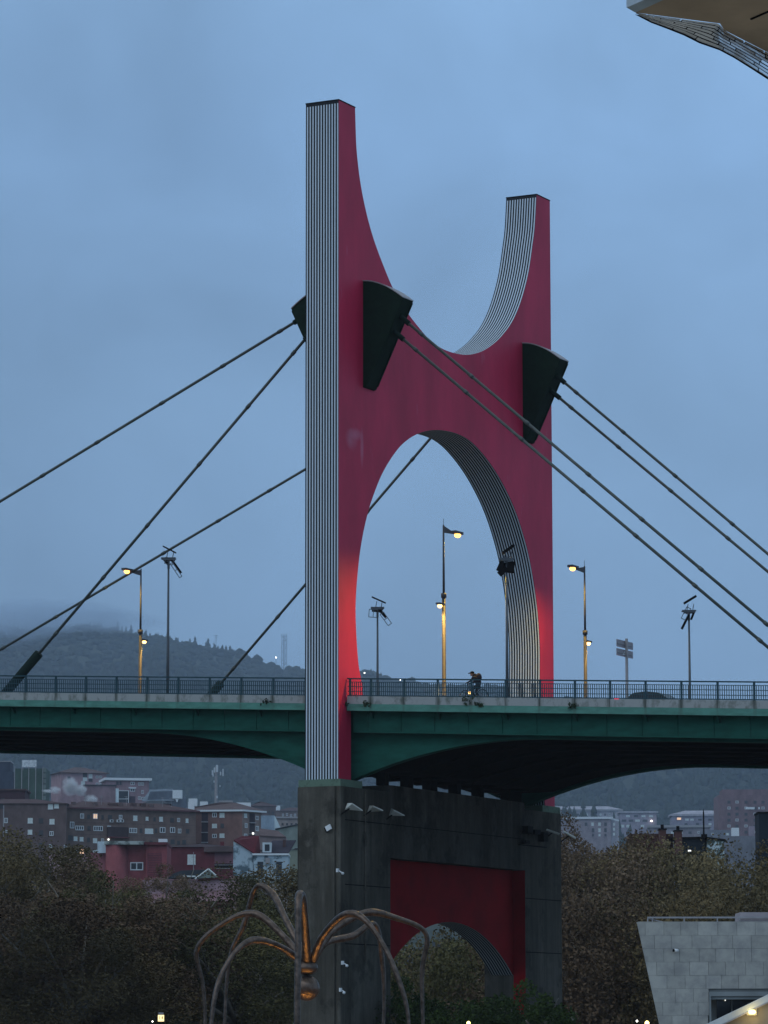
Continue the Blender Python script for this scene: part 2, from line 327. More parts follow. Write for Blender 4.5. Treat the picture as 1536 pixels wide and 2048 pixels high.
# ------------------------------------------------------------------ deck
deck = thing('bridge_deck', 'green steel bridge deck with pale kerb and deep haunched girders passing the tower', 'bridge deck', (0,14,13.9))
XL, XR = -60., 48.
def zedge(x): return 16.61-.0535*x                   # underside of the edge beam
def keel(x):
    d = abs(x+1.05); return zedge(x)-.10-2.75*max(0, 1-d/12.5)**2
YN, YF = .85, 27.25
def extr(prof, x0, x1, n=1, dz=zdeck):              # prof: (y, dz) polygon extruded along the grade
    m = MB(); xs = [x0+(x1-x0)*i/n for i in range(n+1)]; k = len(prof)
    for x in xs:
        for y, z in prof: m.v.append((x, y, z+dz(x)))
    for i in range(n):
        for j in range(k): m.f.append((i*k+j, i*k+(j+1)%k, (i+1)*k+(j+1)%k, (i+1)*k+j)); m.m.append(0)
    m.f += [tuple(range(k))[::-1], tuple(n*k+j for j in range(k))]; m.m += [0,0]; return m
segs = ((XL, -TH-.06), (.06, XR))
for x0, x1 in segs:
    nn = int((x1-x0)/2.04)
    part('road_slab', extr([(YN+.3,-.18),(YF-.3,-.18),(YF-.3,-.70),(YN+.3,-.70)], x0, x1), MAT['asphalt'], deck)
    for y0, y1, sgn in ((YN, 1.15, 1), (YF-.3, YF, -1)):
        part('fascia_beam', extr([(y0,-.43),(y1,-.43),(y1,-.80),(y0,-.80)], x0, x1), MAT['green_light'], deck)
        # kerb blocks, one per railing bay
        bay = 2.04; j = 0; x = x0
        xs = [x0]+[p for p in (1.5127+2.0366*k for k in range(-40, 30)) if x0+.3 < p < x1-.3]+[x1]
        kb = MB()
        for xa, xb in zip(xs[:-1], xs[1:]):
            if sgn > 0 and xa > -36: part('kerb_block', extr([(y0+.02,-.0),(y1,-.0),(y1,-.425),(y0+.02,-.425)], xa+.012, xb-.012), MAT['kerb'], deck)
            else: kb.v or None; e_ = extr([(y0+.02,-.0),(y1,-.0),(y1,-.425),(y0+.02,-.425)], xa+.012, xb-.012); kb.add(e_.v, e_.f)
        if kb.v: o = part('kerb_strip', kb, MAT['kerb'], deck); o['kind'] = 'stuff'
    # walkways
    part('walkway', extr([(1.16,-.15),(4.3,-.15),(4.3,-.177),(1.16,-.177)], x0, x1), MAT['asphalt'], deck)
    part('walkway', extr([(YF-3.5,.0),(YF-.31,.0),(YF-.31,-.17),(YF-3.5,-.17)], x0, x1), MAT['asphalt'], deck)
    # edge beams (upper web)
    for y0, y1 in ((1.6, 1.75), (YF-.9, YF-.75)):
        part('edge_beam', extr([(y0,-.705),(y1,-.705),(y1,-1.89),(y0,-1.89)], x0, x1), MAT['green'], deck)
        part('edge_flange', extr([(y0-.06,-1.893),(y1+.3,-1.893),(y1+.3,-1.95),(y0-.06,-1.95)], x0, x1), MAT['green'], deck)
    for xx in np.arange(x0+.9, x1, 2.04):           # slim stiffeners on the edge beam
        part('stiffener', extr([(1.54,-.72),(1.597,-.72),(1.597,-1.88),(1.57,-1.88)], xx, xx+.03), MAT['green'], deck)
    # cantilever brackets under the slab
    x = x0+1.2
    while x < x1-.5:
        part('bracket', extr([(1.16,-.81),(1.59,-.81),(1.59,-1.15),(1.5,-1.15)], x, x+.09), MAT['green'], deck); x += 4.08
part('road_slab', extr([(A1+.03,-.18),(26.1,-.18),(26.1,-.70),(A1+.03,-.70)], -TH-.05, .05), MAT['asphalt'], deck)
# main girders with haunch
N_ = 120; xs = [XL+(XR-XL)*i/N_ for i in range(N_+1)]
for y0, y1 in ((2.2, 2.4), (25.7, 25.9)):
    w = MB(); 
    for x in xs:
        w.v += [(x,y0,zdeck(x)-.71),(x,y1,zdeck(x)-.71),(x,y1,keel(x)),(x,y0,keel(x))]
    for i in range(N_):
        for j in range(4): w.f.append((i*4+j, i*4+(j+1)%4, i*4+4+(j+1)%4, i*4+4+j))
    w.f += [(3,2,1,0), (N_*4,N_*4+1,N_*4+2,N_*4+3)]; w.m = [0]*len(w.f)
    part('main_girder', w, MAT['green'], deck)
    fl = MB(); a, b = (y0-.1, y1+.35) if y0 < 5 else (y0-.35, y1+.1)
    for x in xs: fl.v += [(x,a,keel(x)-.003),(x,b,keel(x)-.003),(x,b,keel(x)-.11),(x,a,keel(x)-.11)]
    for i in range(N_):
        for j in range(4): fl.f.append((i*4+j, i*4+(j+1)%4, i*4+4+(j+1)%4, i*4+4+j))
    fl.f += [(3,2,1,0), (N_*4,N_*4+1,N_*4+2,N_*4+3)]; fl.m = [0]*len(fl.f)
    part('bottom_flange', fl, MAT['green'], deck)
# soffit between the girders and its ribs
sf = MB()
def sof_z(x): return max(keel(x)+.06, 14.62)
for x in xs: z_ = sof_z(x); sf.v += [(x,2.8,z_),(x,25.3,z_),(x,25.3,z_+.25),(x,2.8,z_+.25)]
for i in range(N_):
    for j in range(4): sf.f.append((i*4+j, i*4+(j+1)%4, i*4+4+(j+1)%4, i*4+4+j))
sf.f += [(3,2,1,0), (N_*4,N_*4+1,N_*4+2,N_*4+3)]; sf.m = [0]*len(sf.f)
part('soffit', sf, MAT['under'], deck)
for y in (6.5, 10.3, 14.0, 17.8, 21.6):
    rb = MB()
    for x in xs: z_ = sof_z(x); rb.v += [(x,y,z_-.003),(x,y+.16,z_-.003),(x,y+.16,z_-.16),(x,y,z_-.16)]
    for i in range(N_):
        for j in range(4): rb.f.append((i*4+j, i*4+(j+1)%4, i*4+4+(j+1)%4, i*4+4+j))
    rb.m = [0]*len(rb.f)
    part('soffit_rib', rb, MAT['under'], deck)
# weeds growing out of the kerb joints
lv = mat('weed_leaves', (.03,.05,.025), .8)
for (u, v, s_) in ((534,1403,.22), (735,1409,.2), (937,1398,.3), (958,1408,.15), (1145,1413,.2), (690,1409,.12)):
    P = on(1, u, v, .83); wd = MB()
    for k in range(40):
        d = rng.normal(size=3)*s_*np.array((.8,.35,.4)); c = P+d; w1 = rng.normal(size=3)*.05; w2 = rng.normal(size=3)*.05
        wd.add([c-w1, c+w2, c+w1, c-w2], [(0,1,2,3)])
    lab = {534:'dark tuft of weeds on the kerb left of the tower', 735:'small weed at the kerb just right of the tower leg', 937:'largest weed clump on the kerb under the cyclist', 958:'small weed just right of the clump under the cyclist', 1145:'weed on the kerb below the railing right of the tower', 690:'tiny weed where the right kerb meets the tower leg'}[u]
    solo('weed', wd, lv, lab, 'weed', P, 'weeds growing from the kerb')

# ------------------------------------------------------------------ railing
def railing(y, label, infill):
    rt = thing('bridge_railing', label, 'railing', (0, y, zdeck(0)))
    posts = [1.5127+2.0366*k for k in range(-27, 20)]
    pm = None; bmesh_ = None; nb = 0; stuff = MB(); cand = []
    posts += [.22]
    for x in posts:
        if -TH-.1 < x < .12: continue
        m = MB().box(x-.05, x+.05, y-.05, y+.05, zdeck(x)-.02, zdeck(x)+.98)
        if pm is None: base = (x, zdeck(x)); o = part('post', m, MAT['rail'], rt); pm = o.data
        else:
            o = bpy.data.objects.new('post', pm); COL.objects.link(o); o.parent = rt; o.location = (x-base[0], 0, zdeck(x)-base[1])
    for x0, x1 in segs:
        for nm, h, t, w in (('top_rail', 1.0, .07, .05), ('baluster_rail', .80, .035, .02), ('middle_rail', .55, .035, .02), ('lower_rail', .28, .035, .02), ('bottom_rail', .07, .055, .03)):
            if not infill and nm not in ('top_rail', 'bottom_rail'): continue
            yy = y if nm == 'top_rail' else y-.0
            part(nm, extr([(yy-w,h),(yy+w,h),(yy+w,h-t),(yy-w,h-t)], x0, x1), MAT['rail'], rt)
    if infill:
        ps = sorted(p for p in posts if not (-TH-.1 < p < .12))
        for a, b in zip(ps[:-1], ps[1:]):
            if b-a > 2.2 or b-a < .5: continue
            n = max(1, int(round((b-a)/.127)))
            for i in range(1, n): cand.append(a+(b-a)*i/n)
        cand = [c for c in cand if -25 < c < 27]
        cand.sort(key=lambda c: -c); keep = cand[:300]; rest = cand[300:]
        m0 = None
        for x in keep:
            if m0 is None:
                m = MB().box(x-.019, x+.019, y-.012, y+.012, zdeck(x)+.07, zdeck(x)+.785); o = part('baluster', m, MAT['rail'], rt); m0 = o.data; b0 = (x, zdeck(x))
            else:
                o = bpy.data.objects.new('baluster', m0); COL.objects.link(o); o.parent = rt; o.location = (x-b0[0], 0, zdeck(x)-b0[1])
        for x in rest: stuff.box(x-.019, x+.019, y-.012, y+.012, zdeck(x)+.07, zdeck(x)+.785)
        o = part('baluster_row', stuff, MAT['rail'], rt); o['kind'] = 'stuff'
    return rt
railing(.95, 'dark blue-green baluster railing along the near edge of the bridge deck', True)
railing(YF-.1, 'dark railing along the far edge of the bridge deck, behind the roadway', False)

# ------------------------------------------------------------------ pier
def concrete():
    m = bpy.data.materials.new('board_marked_concrete'); m.use_nodes = True; n = m.node_tree.nodes; l = m.node_tree.links; b = n['Principled BSDF']; b.inputs['Roughness'].default_value = .95; b.inputs['Specular IOR Level'].default_value = .1
    tc = n.new('ShaderNodeTexCoord')
    def nz(scale, st, det=6, lo=.35, hi=.65, rough=.6):
        mp = n.new('ShaderNodeMapping'); mp.inputs['Scale'].default_value = st; l.new(tc.outputs['Object'], mp.inputs[0]); z = n.new('ShaderNodeTexNoise'); z.inputs['Scale'].default_value = scale; z.inputs['Detail'].default_value = det; z.inputs['Roughness'].default_value = rough; l.new(mp.outputs[0], z.inputs['Vector'])
        r = n.new('ShaderNodeMapRange'); r.inputs[1].default_value = lo; r.inputs[2].default_value = hi; l.new(z.outputs[0], r.inputs[0]); return r.outputs[0]
    big = nz(.22, (1,1,1)); strk = nz(.8, (1.3,1.3,.10), 8, .38, .66, .7); fine = nz(3.5, (1,1,.6), 5); blot = nz(.55, (1,1,.8), 7, .52, .60, .7)
    def mix(f, a, c, k=1.):
        x = n.new('ShaderNodeMixRGB'); 
        if k != 1: q = n.new('ShaderNodeMath'); q.operation = 'MULTIPLY'; l.new(f, q.inputs[0]); q.inputs[1].default_value = k; f = q.outputs[0]
        l.new(f, x.inputs[0])
        for i, v in ((1,a),(2,c)):
            if isinstance(v, tuple): x.inputs[i].default_value = (*v,1)
            else: l.new(v, x.inputs[i])
        return x.outputs[0]
    c = mix(big, (.092,.086,.072), (.150,.142,.120)); c = mix(strk, c, (.034,.031,.024), .85); c = mix(fine, c, (.060,.058,.050), .45); c = mix(blot, c, (.03,.029,.026), .6)
    l.new(c, b.inputs['Base Color']); bp = n.new('ShaderNodeBump'); bp.inputs['Strength'].default_value = .3; bp.inputs['Distance'].default_value = .05; l.new(fine, bp.inputs['Height']); l.new(bp.outputs[0], b.inputs['Normal']); return m
MAT['conc'] = concrete()
PX0, PX1, PY0, PY1, PTOP = -2.42, .30, -.42, 28.55, 13.5
pier = thing('bridge_pier', 'weathered grey concrete pier with a square opening under the bridge tower', 'bridge pier', (-1,14,GZ))
C = MAT['conc']
oy0, oy1, oz = 5.56, 23.12, 9.85
def column(y0, y1):
    c = .22
    P = [(PX0+c,y0),(PX1-c-.1,y0),(PX1-c-.1,y0+.12),(PX1-c+.08,y0+.12),(PX1-c+.08,y0+.02),(PX1,y0+.10),(PX1,y1),(PX0,y1),(PX0,y0+c)] if y0 < 5 else \
        [(PX0,y0),(PX1,y0),(PX1,y1-c),(PX1-c,y1),(PX0+c,y1),(PX0,y1-c)]
    return MB().prism([(x,y,0) for x,y in P], (0,0,GZ), (0,0,PTOP))
part('column', column(PY0, oy0), C, pier); part('column', column(oy1, PY1), C, pier)
part('cross_wall', MB().box(PX0+.05, PX1-.003, oy0+.002, oy1-.002, oz, 13.89), C, pier)
for u0 in (723, 785, 835, 883, 930, 976): pass
ys = [on(0, u, v, .2)[1] for u, v in ((763,1567),(835,1578),(883,1585),(930,1592),(976,1600))]
# red panel with arched cut-out, set back in the opening
arc = [(14.8+13.0*math.sin(a), 6.56-13.0+13.0*math.cos(a)) for a in np.linspace(-.80, .80, 41)]
pan = [(oy0-.0+.01, GZ), (oy0+.01, oz-.01), (oy1-.01, oz-.01), (oy1-.01, GZ)]
arcc = [(y,z) for y,z in arc if oy0+.05 < y < oy1-.05]
zl, zr = arcc[0][1], arcc[-1][1]
def panel(x0, x1):
    m = MB(); top = oz-.01; n = len(arcc)
    pts = [(oy0+.01, zl-.04)]+arcc+[(oy1-.01, zr-.04)]
    n = len(pts)
    for x in (x1, x0):
        m.v += [(x, y, z) for y, z in pts]+[(x, y, top) for y, z in pts]
    for i in range(n-1):
        m.f += [(i, i+1, n+i+1, n+i), (2*n+i+1, 2*n+i, 3*n+i, 3*n+i+1)]; m.m += [0, 0]
        m.f.append((i+1, i, 2*n+i, 2*n+i+1)); m.m.append(1)
    return m
MAT['stripe_shade'] = stripe_mat('shaded_arch_stripes', (.34,.38,.40))  # dimmer copy of the stripes: shade under the arch put into the pale bands
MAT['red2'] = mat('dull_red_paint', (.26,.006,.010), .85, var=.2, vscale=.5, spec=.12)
part('arch_panel', panel(PX0+.5, -.5), [MAT['red2'], MAT['stripe_shade']], pier, label='recessed red panel with a striped arched cut-out')
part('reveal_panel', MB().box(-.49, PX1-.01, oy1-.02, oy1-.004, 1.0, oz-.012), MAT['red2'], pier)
for zj in (11.7, 8.2, 5.0):                          # formwork joints
    for ya, yb in ((PY0+.6, oy0-.02), (oy1+.02, PY1-.3)):
        if zj < oz or ya < 3: part('formwork_joint', MB().box(PX1+.001, PX1+.006, ya, yb, zj-.03, zj+.02), MAT['under'], pier)
part('formwork_joint', MB().box(PX1-.002, PX1+.004, oy0+.1, oy1-.1, 11.68, 11.72), MAT['under'], pier)
part('drainpipe', MB().tube([(PX1+.10, 2.4, 4), (PX1+.10, 2.4, 13.3)], .05, 6), MAT['conc'], pier)
# bearing blocks between pier and deck
for ua, ub in ((766,785),(814,834),(858,882),(910,929),(956,975),(1014,1050)):
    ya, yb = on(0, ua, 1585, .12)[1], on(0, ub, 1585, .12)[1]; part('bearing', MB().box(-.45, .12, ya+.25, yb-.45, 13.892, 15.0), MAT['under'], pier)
# floodlight shelves bolted to the pier
pale = mat('pale_enamel', (.62,.66,.62), .5)
def shelf(poly_px, x, label, grp):
    P = [on(0, u, v, x+dx) for u, v, dx in poly_px]
    b = np.mean(P, axis=0); t = thing('light_shelf', label, 'light fitting', (PX1+.02, b[1], b[2]-.2), grp)
    m = MB().prism(P, (0,0,0), (0.02,.0,.05)); part('shade', m, pale, t)
    part('bracket', MB().tube([(PX1+.002, b[1], b[2]-.35), b+np.array((0,0,-.0))], .04, 6), MAT['black'], t)
grp = 'flat white lamp shades on the pier'
for (pts, lab) in (([(690,1619,.15),(694,1608,.15),(704,1608,.9),(725,1622,1.3)], 'first pale triangular lamp shade near the left corner of the pier'),
                   ([(735,1624,.15),(738,1613,.15),(746,1613,.8),(766,1622,1.2)], 'second pale triangular lamp shade, middle of the three on the pier'),
                   ([(778,1631,.15),(782,1618,.15),(787,1621,.6),(809,1632,1.1)], 'third pale triangular lamp shade, thin and farthest right of the three on the pier'),
                   ([(1092,1661,.1),(1093,1659,.1),(1119,1668,.9),(1118,1670.5,.9)], 'thin white lamp shade edge against the far column of the pier'),
                   ([(1126,1665,.1),(1128,1663,.1),(1152,1676,1.0),(1150,1679,1.0)], 'thin white lamp shade sticking out past the right edge of the pier')):
    shelf(pts, PX1, lab, grp)
dk = MB(); 
for (u, v, w, h) in ((1055,1660,10,14),(1070,1664,12,8),(1086,1674,9,18),(1050,1684,8,6)):
    P = on(0, u, v, PX1+.2); dk.box(P[0]-.18, P[0]+.2, P[1]-w/28, P[1]+w/28, P[2]-h/64, P[2]+h/64)
P = on(0, 1050, 1690, PX1); dk.box(PX1+.002, PX1+.05, P[1]-.9, P[1]+3.0, P[2]-.05, P[2]+.02)
solo('floodlight_cluster', dk, MAT['black'], 'dark cluster of floodlights bolted high on the far pier column', 'light fitting', on(0,1070,1680,PX1))
# white square lamp on the near column
P = on(1, 657, 1655.5, PY0-.12); t = thing('square_lamp', 'small white square lamp tilted on the near face of the pier', 'lamp', (P[0], PY0, P[2]-.2))
m = MB().obox(P, (math.cos(.45),0,math.sin(.45)), (0,1,0), (-math.sin(.45),0,math.cos(.45)), -.16,.16,-.05,.05,-.14,.14); part('diffuser', m, MAT['white'], t)
part('housing', MB().obox(P, (math.cos(.45),0,math.sin(.45)), (0,1,0), (-math.sin(.45),0,math.cos(.45)), -.24,-.162,-.04,.11,-.17,.12).box(P[0]-.04,P[0]+.04,P[1]+.05,PY0+.01,P[2]-.04,P[2]+.04), MAT['black'], t)
def camera_(u, v, lab, sx=1.):
    P = on(0, u, v, PX1+.3); t = thing('security_camera', lab, 'camera', (PX1, P[1], P[2]), 'white cameras on the pier')
    part('mount', MB().box(PX1+.002, PX1+.10, P[1]-.13, P[1]+.05, P[2]+.02, P[2]+.22).tube([(PX1+.1,P[1],P[2]+.1),(P[0],P[1]+.05,P[2]-.02)], .03, 6), MAT['white'], t)
    part('housing', MB().ball((P[0]-.02, P[1]+.12*sx, P[2]-.04), .08, 10, 6, sc=(1,1.2,1)), MAT['white'], t, True)
camera_(684, 1745, 'white dome camera on the pier just below its top corner lamps')
camera_(694, 1930, 'white camera low on the pier, right beside the sculpture hub', .3)
camera_(690, 1984, 'lowest white camera on the pier, near the bottom edge', -.6)
# ------------------------------------------------------------------ street lamps on the deck
def spot(name, loc, energy, col, parent, ang=160, size=.12, blend=.25, d=(0,0,-1)):
    l = bpy.data.lights.new(name, 'SPOT'); l.energy = energy; l.color = col; l.spot_size = math.radians(ang); l.spot_blend = blend; l.shadow_soft_size = size
    o = bpy.data.objects.new(name, l); COL.objects.link(o); o.parent = parent
    o.location = Vector([float(c) for c in loc])-rootloc(parent); o.rotation_euler = Vector(d).to_track_quat('-Z', 'Y').to_euler(); return o
def street_lamp(px, y, vtop, vlow, side, label, E1, E2, mast=True):
    P = on(1, px, vtop, y); x = P[0]; zt = P[2]; zl = on(1, px, vlow, y)[2]; zb = zdeck(x)+.0
    t = thing('street_lamp', label, 'street lamp', (x, y, zb), 'street lamps on the bridge')
    part('lower_pole', MB().tube([(x,y,zb),(x,y,zb+.25),(x,y,zb+.26),(x,y,zl+.55)], [.15,.15,.115,.10], 12), MAT['pole'], t, True)
    part('collar', MB().tube([(x,y,zl+.45),(x,y,zl+.70)], .15, 12), MAT['pole'], t, True)
    part('upper_pole', MB().tube([(x,y,zl+.56),(x,y,zt+.05)], [.07,.05], 10), MAT['pole'], t, True)
    if mast: part('finial', MB().tube([(x,y,zt+.03),(x,y,zt+.40)], .015, 5), MAT['pole_dark'], t)
    s = side                                         # +1: road arm points away (+y)
    arm = MB().prism([(x,y+s*.05,zt),(x,y+s*1.25,zt-.22),(x,y+s*1.25,zt-.30),(x,y+s*.05,zt-.36)], (-.035,0,0), (.035,0,0)); part('arm', arm, MAT['pole'], t)
    hd = part('lamp_head', MB().box(x-.17, x+.17, min(y+s*1.2,y+s*2.15), max(y+s*1.2,y+s*2.15), zt-.24, zt-.10), MAT['pole'], t)
    part('bulb', MB().ball((x, y+s*1.75, zt-.30), .19, 12, 8, sc=(.9,1.2,.75)), MAT['bulb'], hd, True)
    spot('road_light', (x, y+s*1.75, zt-.62), E1, (1,.62,.10), t, 176, .12, 1.0)
    h2 = part('low_lamp_head', MB().box(x-.12, x+.12, min(y-s*.08,y-s*.75), max(y-s*.08,y-s*.75), zl+.02, zl+.12), MAT['pole'], t)
    part('bulb', MB().ball((x, y-s*.48, zl-.05), .14, 12, 8, sc=(.9,1.1,.8)), MAT['bulbw'], h2, True)
    spot('path_light', (x, y-s*.48, zl-.30), E2, (1,.58,.14), t, 168, .12, .8)
    return t
street_lamp(887, 2.6, 1052, 1212, 1, 'tall street lamp seen through the tower arch, its upper light on the right side', 4200, 300)
street_lamp(1169, 25.5, 1134, 1284, -1, 'street lamp just right of the tower with its upper light pointing left', 1800, 180)
street_lamp(282, 25.5, 1140, 1281, -1, 'street lamp left of the tower, hanging over the stay cable', 1300, 220)

# floodlight masts
def panel_lamp(mb, P, yaw, tilt, w, h, t, frame=False):
    ex = np.array((math.cos(yaw), math.sin(yaw), 0)); n0 = np.array((-math.sin(yaw), math.cos(yaw), 0)); ey = n0*math.cos(tilt)+np.array((0,0,1))*math.sin(tilt); ez = np.cross(ex, ey)
    if frame:
        for a in (-h/2, h/2-.05): mb.obox(P, ex, ey, ez, -w/2, w/2, a, a+.05, -t/2, t/2)
        for a in (-w/2, -.02, w/2-.05): mb.obox(P, ex, ey, ez, a, a+.05, -h/2+.05, h/2-.05, -t/2, t/2)
    else: mb.obox(P, ex, ey, ez, -w/2, w/2, -h/2, h/2, -t/2, t/2)
def mast(px, v, y, label, spec):
    P = on(1, px, v, y); x, zt = P[0], P[2]; zb = zdeck(x)
    t = thing('floodlight_mast', label, 'floodlight mast', (x, y, zb), 'floodlight masts on the bridge')
    part('pole', MB().tube([(x,y,zb),(x,y,zb+3),(x,y,zt+.1)], [.12,.09,.065], 10), MAT['pole_dark'], t, True)
    cr = MB().tube([(x,y,zt),(x,y,zt+.75)], .06, 8); cr.obox((x,y,zt+.62), RT0, FH, (0,0,1), -.45, .5, -.05, .05, -.05, .06)
    for sx in (-.16, .2): cr.tube([(x+sx*RT0[0],y+sx*RT0[1],zt+.6),(x+(sx+.06)*RT0[0],y+(sx+.06)*RT0[1],zt+1.02)], .028, 6)
    part('bracket', cr, MAT['pole_dark'], t)
    for dx, dy, dz, yaw, tilt, w, h, th, fr in spec:
        m = MB(); panel_lamp(m, np.array((x,y,zt))+RT0*dx+FH*dy+np.array((0,0,dz)), yaw, tilt, w, h, th, fr)
        part('floodlight', m, MAT['pole_dark'] if fr else MAT['black'], t)
open_spec = [(.05,0,1.08,YAW-.1,1.45,.98,.06,.35,False), (-.28,-.1,.42,YAW,1.25,.62,.62,.05,True), (-.28,-.05,.56,YAW,1.3,.6,.2,.06,False), (.42,.1,.25,YAW+.9,-.9,.7,.7,.05,True), (.36,.05,.38,YAW+.8,-.9,.32,.5,.1,False), (.62,.2,-.05,YAW+.7,-1.05,.5,.75,.05,True)]
def tilted(spec, roll):  return spec
class _: pass
def panel_roll(P, roll, w, th, d):                  # a slab whose edge is seen leaning in the picture plane
    ex = RT0*math.cos(roll)+np.array((0,0,1))*math.sin(roll); ey = -RT0*math.sin(roll)+np.array((0,0,1))*math.cos(roll)
    return MB().obox(P, ex, FH, ey, -w/2, w/2, -d/2, d/2, -th/2, th/2)
def add_slab(t, P, roll, w, th, d): part('floodlight', panel_roll(P, roll, w, th, d), MAT['black'], t)
def mast2(px, v, y, label, slabs, frames):
    P = on(1, px, v, y); x, zt = P[0], P[2]; zb = zdeck(x)
    t = thing('floodlight_mast', label, 'floodlight mast', (x, y, zb), 'floodlight masts on the bridge')
    part('pole', MB().tube([(x,y,zb),(x,y,zb+3),(x,y,zt+.1)], [.095,.075,.055], 10), MAT['pole_dark'], t, True)
    O = np.array((x,y,zt)); cr = MB().tube([O, O+np.array((0,0,.62))], .075, 8)
    cr.obox(O+np.array((0,0,.60)), RT0, FH, (0,0,1), -.42, .42, -.28, -.2, -.04, .04).obox(O+np.array((0,0,.60)), RT0, FH, (0,0,1), -.42, .42, .2, .28, -.04, .04)
    cr.obox(O+np.array((0,0,.52)), RT0, FH, (0,0,1), -.3, .36, -.3, .3, -.04, .03)
    for a in (-.12, .22): cr.tube([O+RT0*a+np.array((0,0,.6)), O+RT0*(a+.08)+np.array((0,0,1.02))], .026, 6)
    part('bracket', cr, MAT['pole_dark'], t)
    for dx, dz, roll, w, th, d in slabs: add_slab(t, O+RT0*dx+np.array((0,0,dz)), roll, w, th, d)
    for dx, dz, roll, w, h in frames:
        ex = RT0*math.cos(roll)+np.array((0,0,1))*math.sin(roll); ey = -RT0*math.sin(roll)+np.array((0,0,1))*math.cos(roll); Q = O+RT0*dx+np.array((0,0,dz))-FH*.3; m = MB()
        for a in (-h/2, h/2-.04): m.obox(Q, ex, FH, ey, -w/2, w/2, -.02, .02, a, a+.04)
        for a in (-w/2, -.02, w/2-.04): m.obox(Q, ex, FH, ey, a, a+.04, -.02, .02, -h/2+.04, h/2-.04)
        part('lamp_frame', m, MAT['pole_dark'], t)
sl = [(.08,1.10,-.42,.95,.055,.4), (-.1,.42,-.1,.5,.13,.35), (.30,.28,-.85,.72,.16,.3)]
fr = [(-.26,.22,-.08,.58,.52), (.52,-.12,-.95,.9,.3)]
mast2(755, 1235, 25.5, 'floodlight mast with open lamp frames, seen through the left side of the tower arch', sl, fr)
mast2(337, 1138, 2.6, 'floodlight mast left of the tower whose head overlaps a stay cable', [(.05,1.12,-.48,.85,.05,.35), (-.18,.45,-.9,.45,.12,.3), (.42,.18,-.95,1.0,.14,.3)], [(.05,.42,-.2,.5,.4), (.45,-.1,-.98,1.0,.2)])
mast2(1378, 1242, 25.5, 'slim floodlight mast at the right, its lamps folded close together', [(.08,1.28,.55,.85,.12,.4), (-.22,-.05,1.1,.95,.14,.3), (.22,.32,1.2,.5,.12,.3)], [(-.2,.42,1.1,.8,.3)])
mast2(1013, 1140, 2.6, 'floodlight mast with large black lamp panels in front of the striped arch leg', [(.12,1.15,.62,.75,.13,.45), (-.28,.22,1.15,.62,.34,.3), (-.20,-.06,.75,.55,.30,.3), (.24,.16,1.45,.62,.38,.3)], [(.08,.55,.2,.5,.3)])

# road sign seen from behind
P = on(1, 1253, 1278, 4.2); x, zt = P[0], P[2]; zb = zdeck(x)
t = thing('road_sign', 'two-panel road sign seen from behind, between the right lamp and the right floodlight mast', 'road sign', (x, 4.2, zb))
part('post', MB().box(x-.06, x+.06, 4.14, 4.26, zb, zt+.02), MAT['steel'], t)
def onx(u, v, xx): return on(0, u, v, xx)
for (v0, v1) in ((1278,1292.5),(1296,1310)):
    a = onx(1233.5, v0, x-.08); b = onx(1266, v1+7, x-.08); z1 = a[2]; z0 = onx(1233.5, v1, x-.08)[2]
    pn = part('sign_panel', MB().box(x-.11, x-.08, a[1], b[1], z0, z1), mat('sign_back', (.30,.27,.29), .5, .3, var=.06) if v0 < 1280 else bpy.data.materials['sign_back'], t)
    part('stiffener', MB().box(x-.077, x-.05, a[1]+.05, b[1]-.05, (z0+z1)/2-.03, (z0+z1)/2+.03), MAT['steel'], pn)
a = on(0, 1245, 1309, x-.07); part('sticker', MB().add([a, on(0,1252,1310.5,x-.07), on(0,1251,1300,x-.07)], [(0,1,2)]), MAT['white'], t)

# ------------------------------------------------------------------ car on the far lanes
y = 8.6; Pa = on(1, 1242, 1392, y); x0 = Pa[0]; x1 = x0+4.3; zr = on(1, 1290, 1384.5, y)[2]-1.42
car = thing('car', 'dark car driving right with one red tail light glowing behind the railing', 'car', ((x0+x1)/2, y, zr))
prof = [(0,.25),(0,.75),(.10,.92),(.55,1.02),(1.15,1.40),(1.9,1.48),(2.6,1.42),(3.3,1.02),(4.05,.88),(4.25,.70),(4.28,.3)]
carm = mat('car_paint', (.012,.02,.018), .35, spec=.4)
part('body', MB().prism([(x0+a, y-.85, zr+b-.0535*a) for a, b in prof], (0,0,0), (0,1.7,0)), carm, car)
part('side_window', MB().prism([(x0+a, y-.87, zr+b-.0535*a) for a, b in [(.75,1.04),(1.25,1.34),(1.9,1.40),(2.5,1.35),(3.1,1.04)]], (0,0,0), (0,.015,0)), MAT['glass'], car)
for dy in (-.80, .55):
    part('tail_light', MB().box(x0-.06, x0+.10, y+dy, y+dy+.25, zr+.96, zr+1.10), MAT['tail'], car)
for a in (.85, 3.4):
    for dy in (-.88, .70):
        w = part('wheel', MB().tube([(x0+a,y+dy,zr+.32-.0535*a),(x0+a,y+dy+.2,zr+.32-.0535*a)], .32, 16), MAT['black'], car, False)
        part('rim', MB().tube([(x0+a,y+dy-.01,zr+.32-.0535*a),(x0+a,y+dy+.21,zr+.32-.0535*a)], .19, 12), MAT['steel'], w)
pl = bpy.data.lights.new('tail_glow', 'POINT'); pl.energy = 25; pl.color = (1,.05,.1); pl.shadow_soft_size = .08; o = bpy.data.objects.new('tail_glow', pl); COL.objects.link(o); o.parent = car; o.location = (x0-.2-(x0+x1)/2, -.8, .8)

